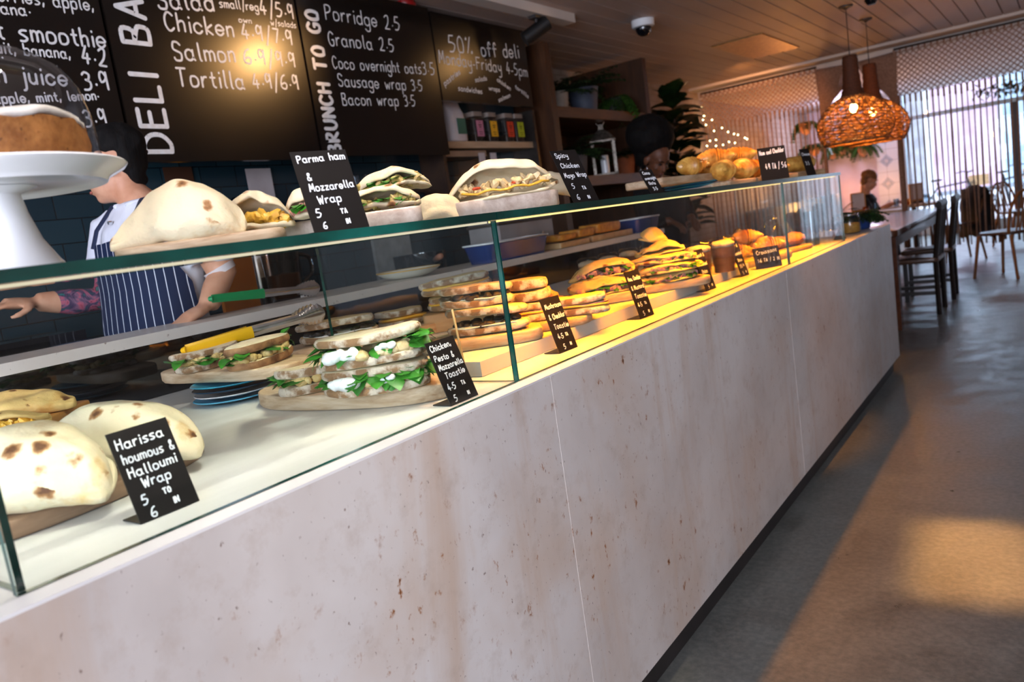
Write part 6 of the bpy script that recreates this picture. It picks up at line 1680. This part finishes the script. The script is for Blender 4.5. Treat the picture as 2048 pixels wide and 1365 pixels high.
# long dark wood table after the counter, with dark chairs
M_dtab = wood('dark_table', '#3d2114', '#5a3320', '#6e4229', 5, (1, .15, 1), .25, .5, .3)
TY0, TY1, TX0, TX1 = 6.42, 9.3, -.86, -.17
o = thing('long_table', 'long dark brown dining table beyond the end of the counter', 'table', ((TX0 + TX1) / 2, (TY0 + TY1) / 2, 0))
w_, d_ = TX1 - TX0, TY1 - TY0
m = MB(); m.slab(rrect(w_, d_, .05), .715, .765, .006); m.build('tabletop', M_dtab, o)
for sx_ in (-1, 1):
    MB().box((sx_ * (w_ / 2 - .06), 0, .67), (.03, d_ - .2, .09)).build('apron_rail', M_dtab, o, smooth=0)
    for sy in (-1, 1): MB().box((sx_ * (w_ / 2 - .06), sy * (d_ / 2 - .07), (.357)), (.09, .09, .714)).build('leg', M_dtab, o, smooth=0)
M_chair = mat('dark_stain', '#15100d', '#211813', 9, .4); M_seat = mat('brown_seat', '#4a3326', '#5e4231', 9, .35, coat=.2)
def chair():
    o = thing('dining_chair', 'dark slatted dining chair at the long brown table, nearest the counter', 'chair', (0, 0, 0), 0, 'dark chairs along the long table')
    m = MB(); m.slab(rrect(.42, .42, .04), .43, .465, .008); m.build('seat', M_seat, o)
    for sy in (-1, 1):
        MB().box((-.18, sy * .18, .215), (.036, .036, .43)).build('leg', M_chair, o, smooth=0)
        m = MB(); m.tube([(.19, sy * .18, 0), (.185, sy * .18, .45), (.24, sy * .18, .90)], .021, 6); m.build('leg', M_chair, o, smooth=30)
        MB().box((0, sy * .18, .18), (.36, .02, .03)).build('stretcher', M_chair, o, smooth=0)
    for k in range(5): m = MB(); m.tube([(.19, -.12 + .06 * k, .46), (.237, -.12 + .06 * k, .87)], .012, 6); m.build('back_slat', M_chair, o, smooth=30)
    m = MB(); m.tube([(.235, -.20, .88), (.255, 0, .89), (.235, .20, .88)], .024, 8, 0, flat=1.6); m.build('top_rail', M_chair, o, smooth=60)
    return o
ch = chair(); ch.location = (-.20, 7.30, 0)
dup(ch, (-.18, 8.05, 0), .03, 'dark slatted dining chair at the long brown table, further from the counter')
M_honey = wood('honey_wood', '#6d421f', '#8c5a2e', '#a26c3a', 6, (1, 1, .2))
def bent_chair(label, loc, rz, coat=False):
    o = thing('bentwood_chair', label, 'chair', loc, rz)
    m = MB(); m.slab(oval(.22, .21, 28, 2.6), .43, .46, .008); m.build('seat', M_seat, o)
    for s, (fx, fy_) in enumerate(((-.17, -.17), (-.17, .17))): MB().tube([(fx, fy_, .43), (fx * 1.25, fy_ * 1.2, 0)], [.017, .013], 8).build('leg', M_honey, o, smooth=60)
    for sy in (-1, 1): MB().tube([(.18, sy * .17, .43), (.25, sy * .20, 0)], [.017, .013], 8).build('leg', M_honey, o, smooth=60)
    m = MB(); m.tube(sub_curve([(.17, -.19, .44), (.22, -.22, .66), (.24, -.12, .82), (.25, 0, .84), (.24, .12, .82), (.22, .22, .66), (.17, .19, .44)], 5), .014, 8); m.build('back_hoop', M_honey, o, smooth=180)
    for k in range(5): MB().tube([(.18, -.10 + .05 * k, .45), (.245, -.07 + .035 * k, .83)], .007, 6).build('spindle', M_honey, o, smooth=60)
    return o
q = ony(1990, 400, 9.2); bent_chair('bentwood spindle chair in front of the curtain at the right edge', (.36, 9.25, 0), -.6)
bent_chair('bentwood chair under a black coat beyond the curtain', (-.27, 11.1, 0), .5)
bent_chair('bentwood chair at the white window table', (.35, 12.4, 0), 2.6)
# black coat hung over the back of a chair
m = MB(); rings = []
for k in range(13):
    t = k / 12; a = pi * t; x = .255 + .085 * cos(a) * (1 if t < .5 else 1); z = .30 + .60 * sin(a) ** .6
    rings.append([(x + .01 * sin(j * 1.7 + k), -.27 + .54 * j / 10 + .02 * sin(k), z - .05 * abs(j - 5) / 5 + .012 * sin(j * 2.1)) for j in range(11)] + [(x - .012 * cos(a), -.27 + .54 * j / 10, z - .014 - .05 * abs(j - 5) / 5) for j in range(10, -1, -1)])
m.loft(rings); m.jit(.012, 9, 2)
c = m.build('coat', M_blk, None, (-.27, 11.1, 0), (0, 0, .5), smooth=180); tag(c, 'black coat draped over a bentwood chair beyond the curtain', 'coat')
# dark armchair cut by the right edge
o = thing('armchair', 'dark upholstered armchair cut by the right edge of the view', 'chair', (1.12, 4.75, 0), .2)
m = MB(); m.slab(rrect(.70, .72, .10), .12, .42, .04); m.build('seat', M_blk, o)
m = MB(); m.slab([(x, y + .30) for x, y in rrect(.72, .16, .07)], .10, .80, .04); m.build('backrest', M_blk, o)
for s in (-1, 1):
    m = MB(); m.slab([(x + s * .33, y) for x, y in rrect(.14, .72, .06)], .10, .60, .04); m.build('armrest', M_blk, o)
    for sy in (-1, 1): MB().cyl((s * .28, sy * .28, 0), (s * .28, sy * .28, .12), .02, 10).build('leg', M_chair, o)
# ---------------- end of the counter: jars, blue planter
def kilner(label, loc, m_, tilt=0):
    o = thing('kilner_jar', label, 'jar', loc)
    m = MB(); m.lathe([(.001, 0), (.052, 0), (.056, .006), (.056, .08), (.048, .095), (.05, .10)], n=28, caps=False); m.build('jar', glass('jar_glass2', '#f3efe8', 1.2, 1.45), o)
    m = MB(); m.lathe([(.05, .004), (.052, .01), (.052, .055), (.001, .057)], n=24); m.build('contents', m_, o)
    T = Matrix.Translation((-.045, 0, .105)) @ Matrix.Rotation(-.7, 4, 'Y') @ Matrix.Translation((.045, 0, 0))
    m = MB(); m.lathe([(.001, .012), (.04, .01), (.052, .004), (.052, -.002)], n=28, caps=False); m.xf(T); m.build('lid', glass('jar_glass2'), o)
    m = MB(); m.tube([(.05 * cos(a), .05 * sin(a), .1) for a in [2 * pi * i / 24 for i in range(25)]], .0025, 6); m.build('wire_clip', M_steel, o, smooth=180)
M_honeyc = mat('golden_granules', '#a87a2c', '#c99a48', 70, .6)
q = onz(1703, 466, ZC); kilner('open clip jar of golden granules on the counter end', (-.125, 4.69, ZC + .002), M_honeyc)
o = pot('leafy plant in a blue square planter at the counter end', (-.125, 4.95, ZC + .002), .072, .085, M_enam); fern(o, .07, .15, 70, 61, M_fern, .5, 'leaves', .2)
m = MB(); m.lathe([(.001, 0), (.034, 0), (.034, .17), (.032, .17), (.031, .006), (.001, .006)], n=24); o = m.build('tall_glass', glass('tumbler_glass'), None, (-.17, 4.06, RZ)); tag(o, 'tall clear glass at the far end inside the case', 'glass')
q = (-.36, 4.04, RZ); o = thing('glass_jar', 'round clear glass jar of nuts behind the brown buns', 'jar', q)
m = MB(); m.lathe([(.05, 0), (.06, .01), (.065, .08), (.05, .12), (.052, .125)], n=26, caps=False); m.build('jar', glass('jar_glass2'), o); m = MB(); m.lathe([(.05, .002), (.058, .01), (.06, .04), (.001, .045)], n=22); m.build('nuts', M_gran, o)
m = MB(); m.ball((0, 0, .15), .03, 14); m.build('stopper', glass('jar_glass2'), o, smooth=180)
m = MB(); m.add([(-.02, 0, 0), (.02, 0, 0), (.012, .025, .05), (-.012, .025, .05), (-.02, .05, 0), (.02, .05, 0)], [(0, 1, 2, 3), (5, 4, 3, 2), (0, 3, 4), (1, 5, 2), (0, 4, 5, 1)]); o = m.build('price_tent', M_sign, None, (-.07, 4.30, ZC + .002), (0, 0, 1.4), smooth=0); tag(o, 'tiny black tent card beside the end glass', 'price sign')
# low clear acrylic divider in the end bay
m = MB(); m.b2((-.40, 3.068, RZ), (-.14, 3.074, RZ + .10)); o = m.build('acrylic_divider', M_pane, None, smooth=0); tag(o, 'low clear acrylic divider beside the yellow croissants', 'divider')
tongs('small steel tongs leaning behind the granola pots', onx(1418, 502, -.34), onx(1480, 466, -.34), '#c9ccd0', 'steel_grip', .008, .3)
# warm pool of light on the floor at the right
fl_ = light('floor_downlight', 'AREA', (.60, 2.58, 2.58), 1.7, '#ffb56a', .30, .55, spread=radians(5)); fl_.rotation_euler = (0, 0, .1)
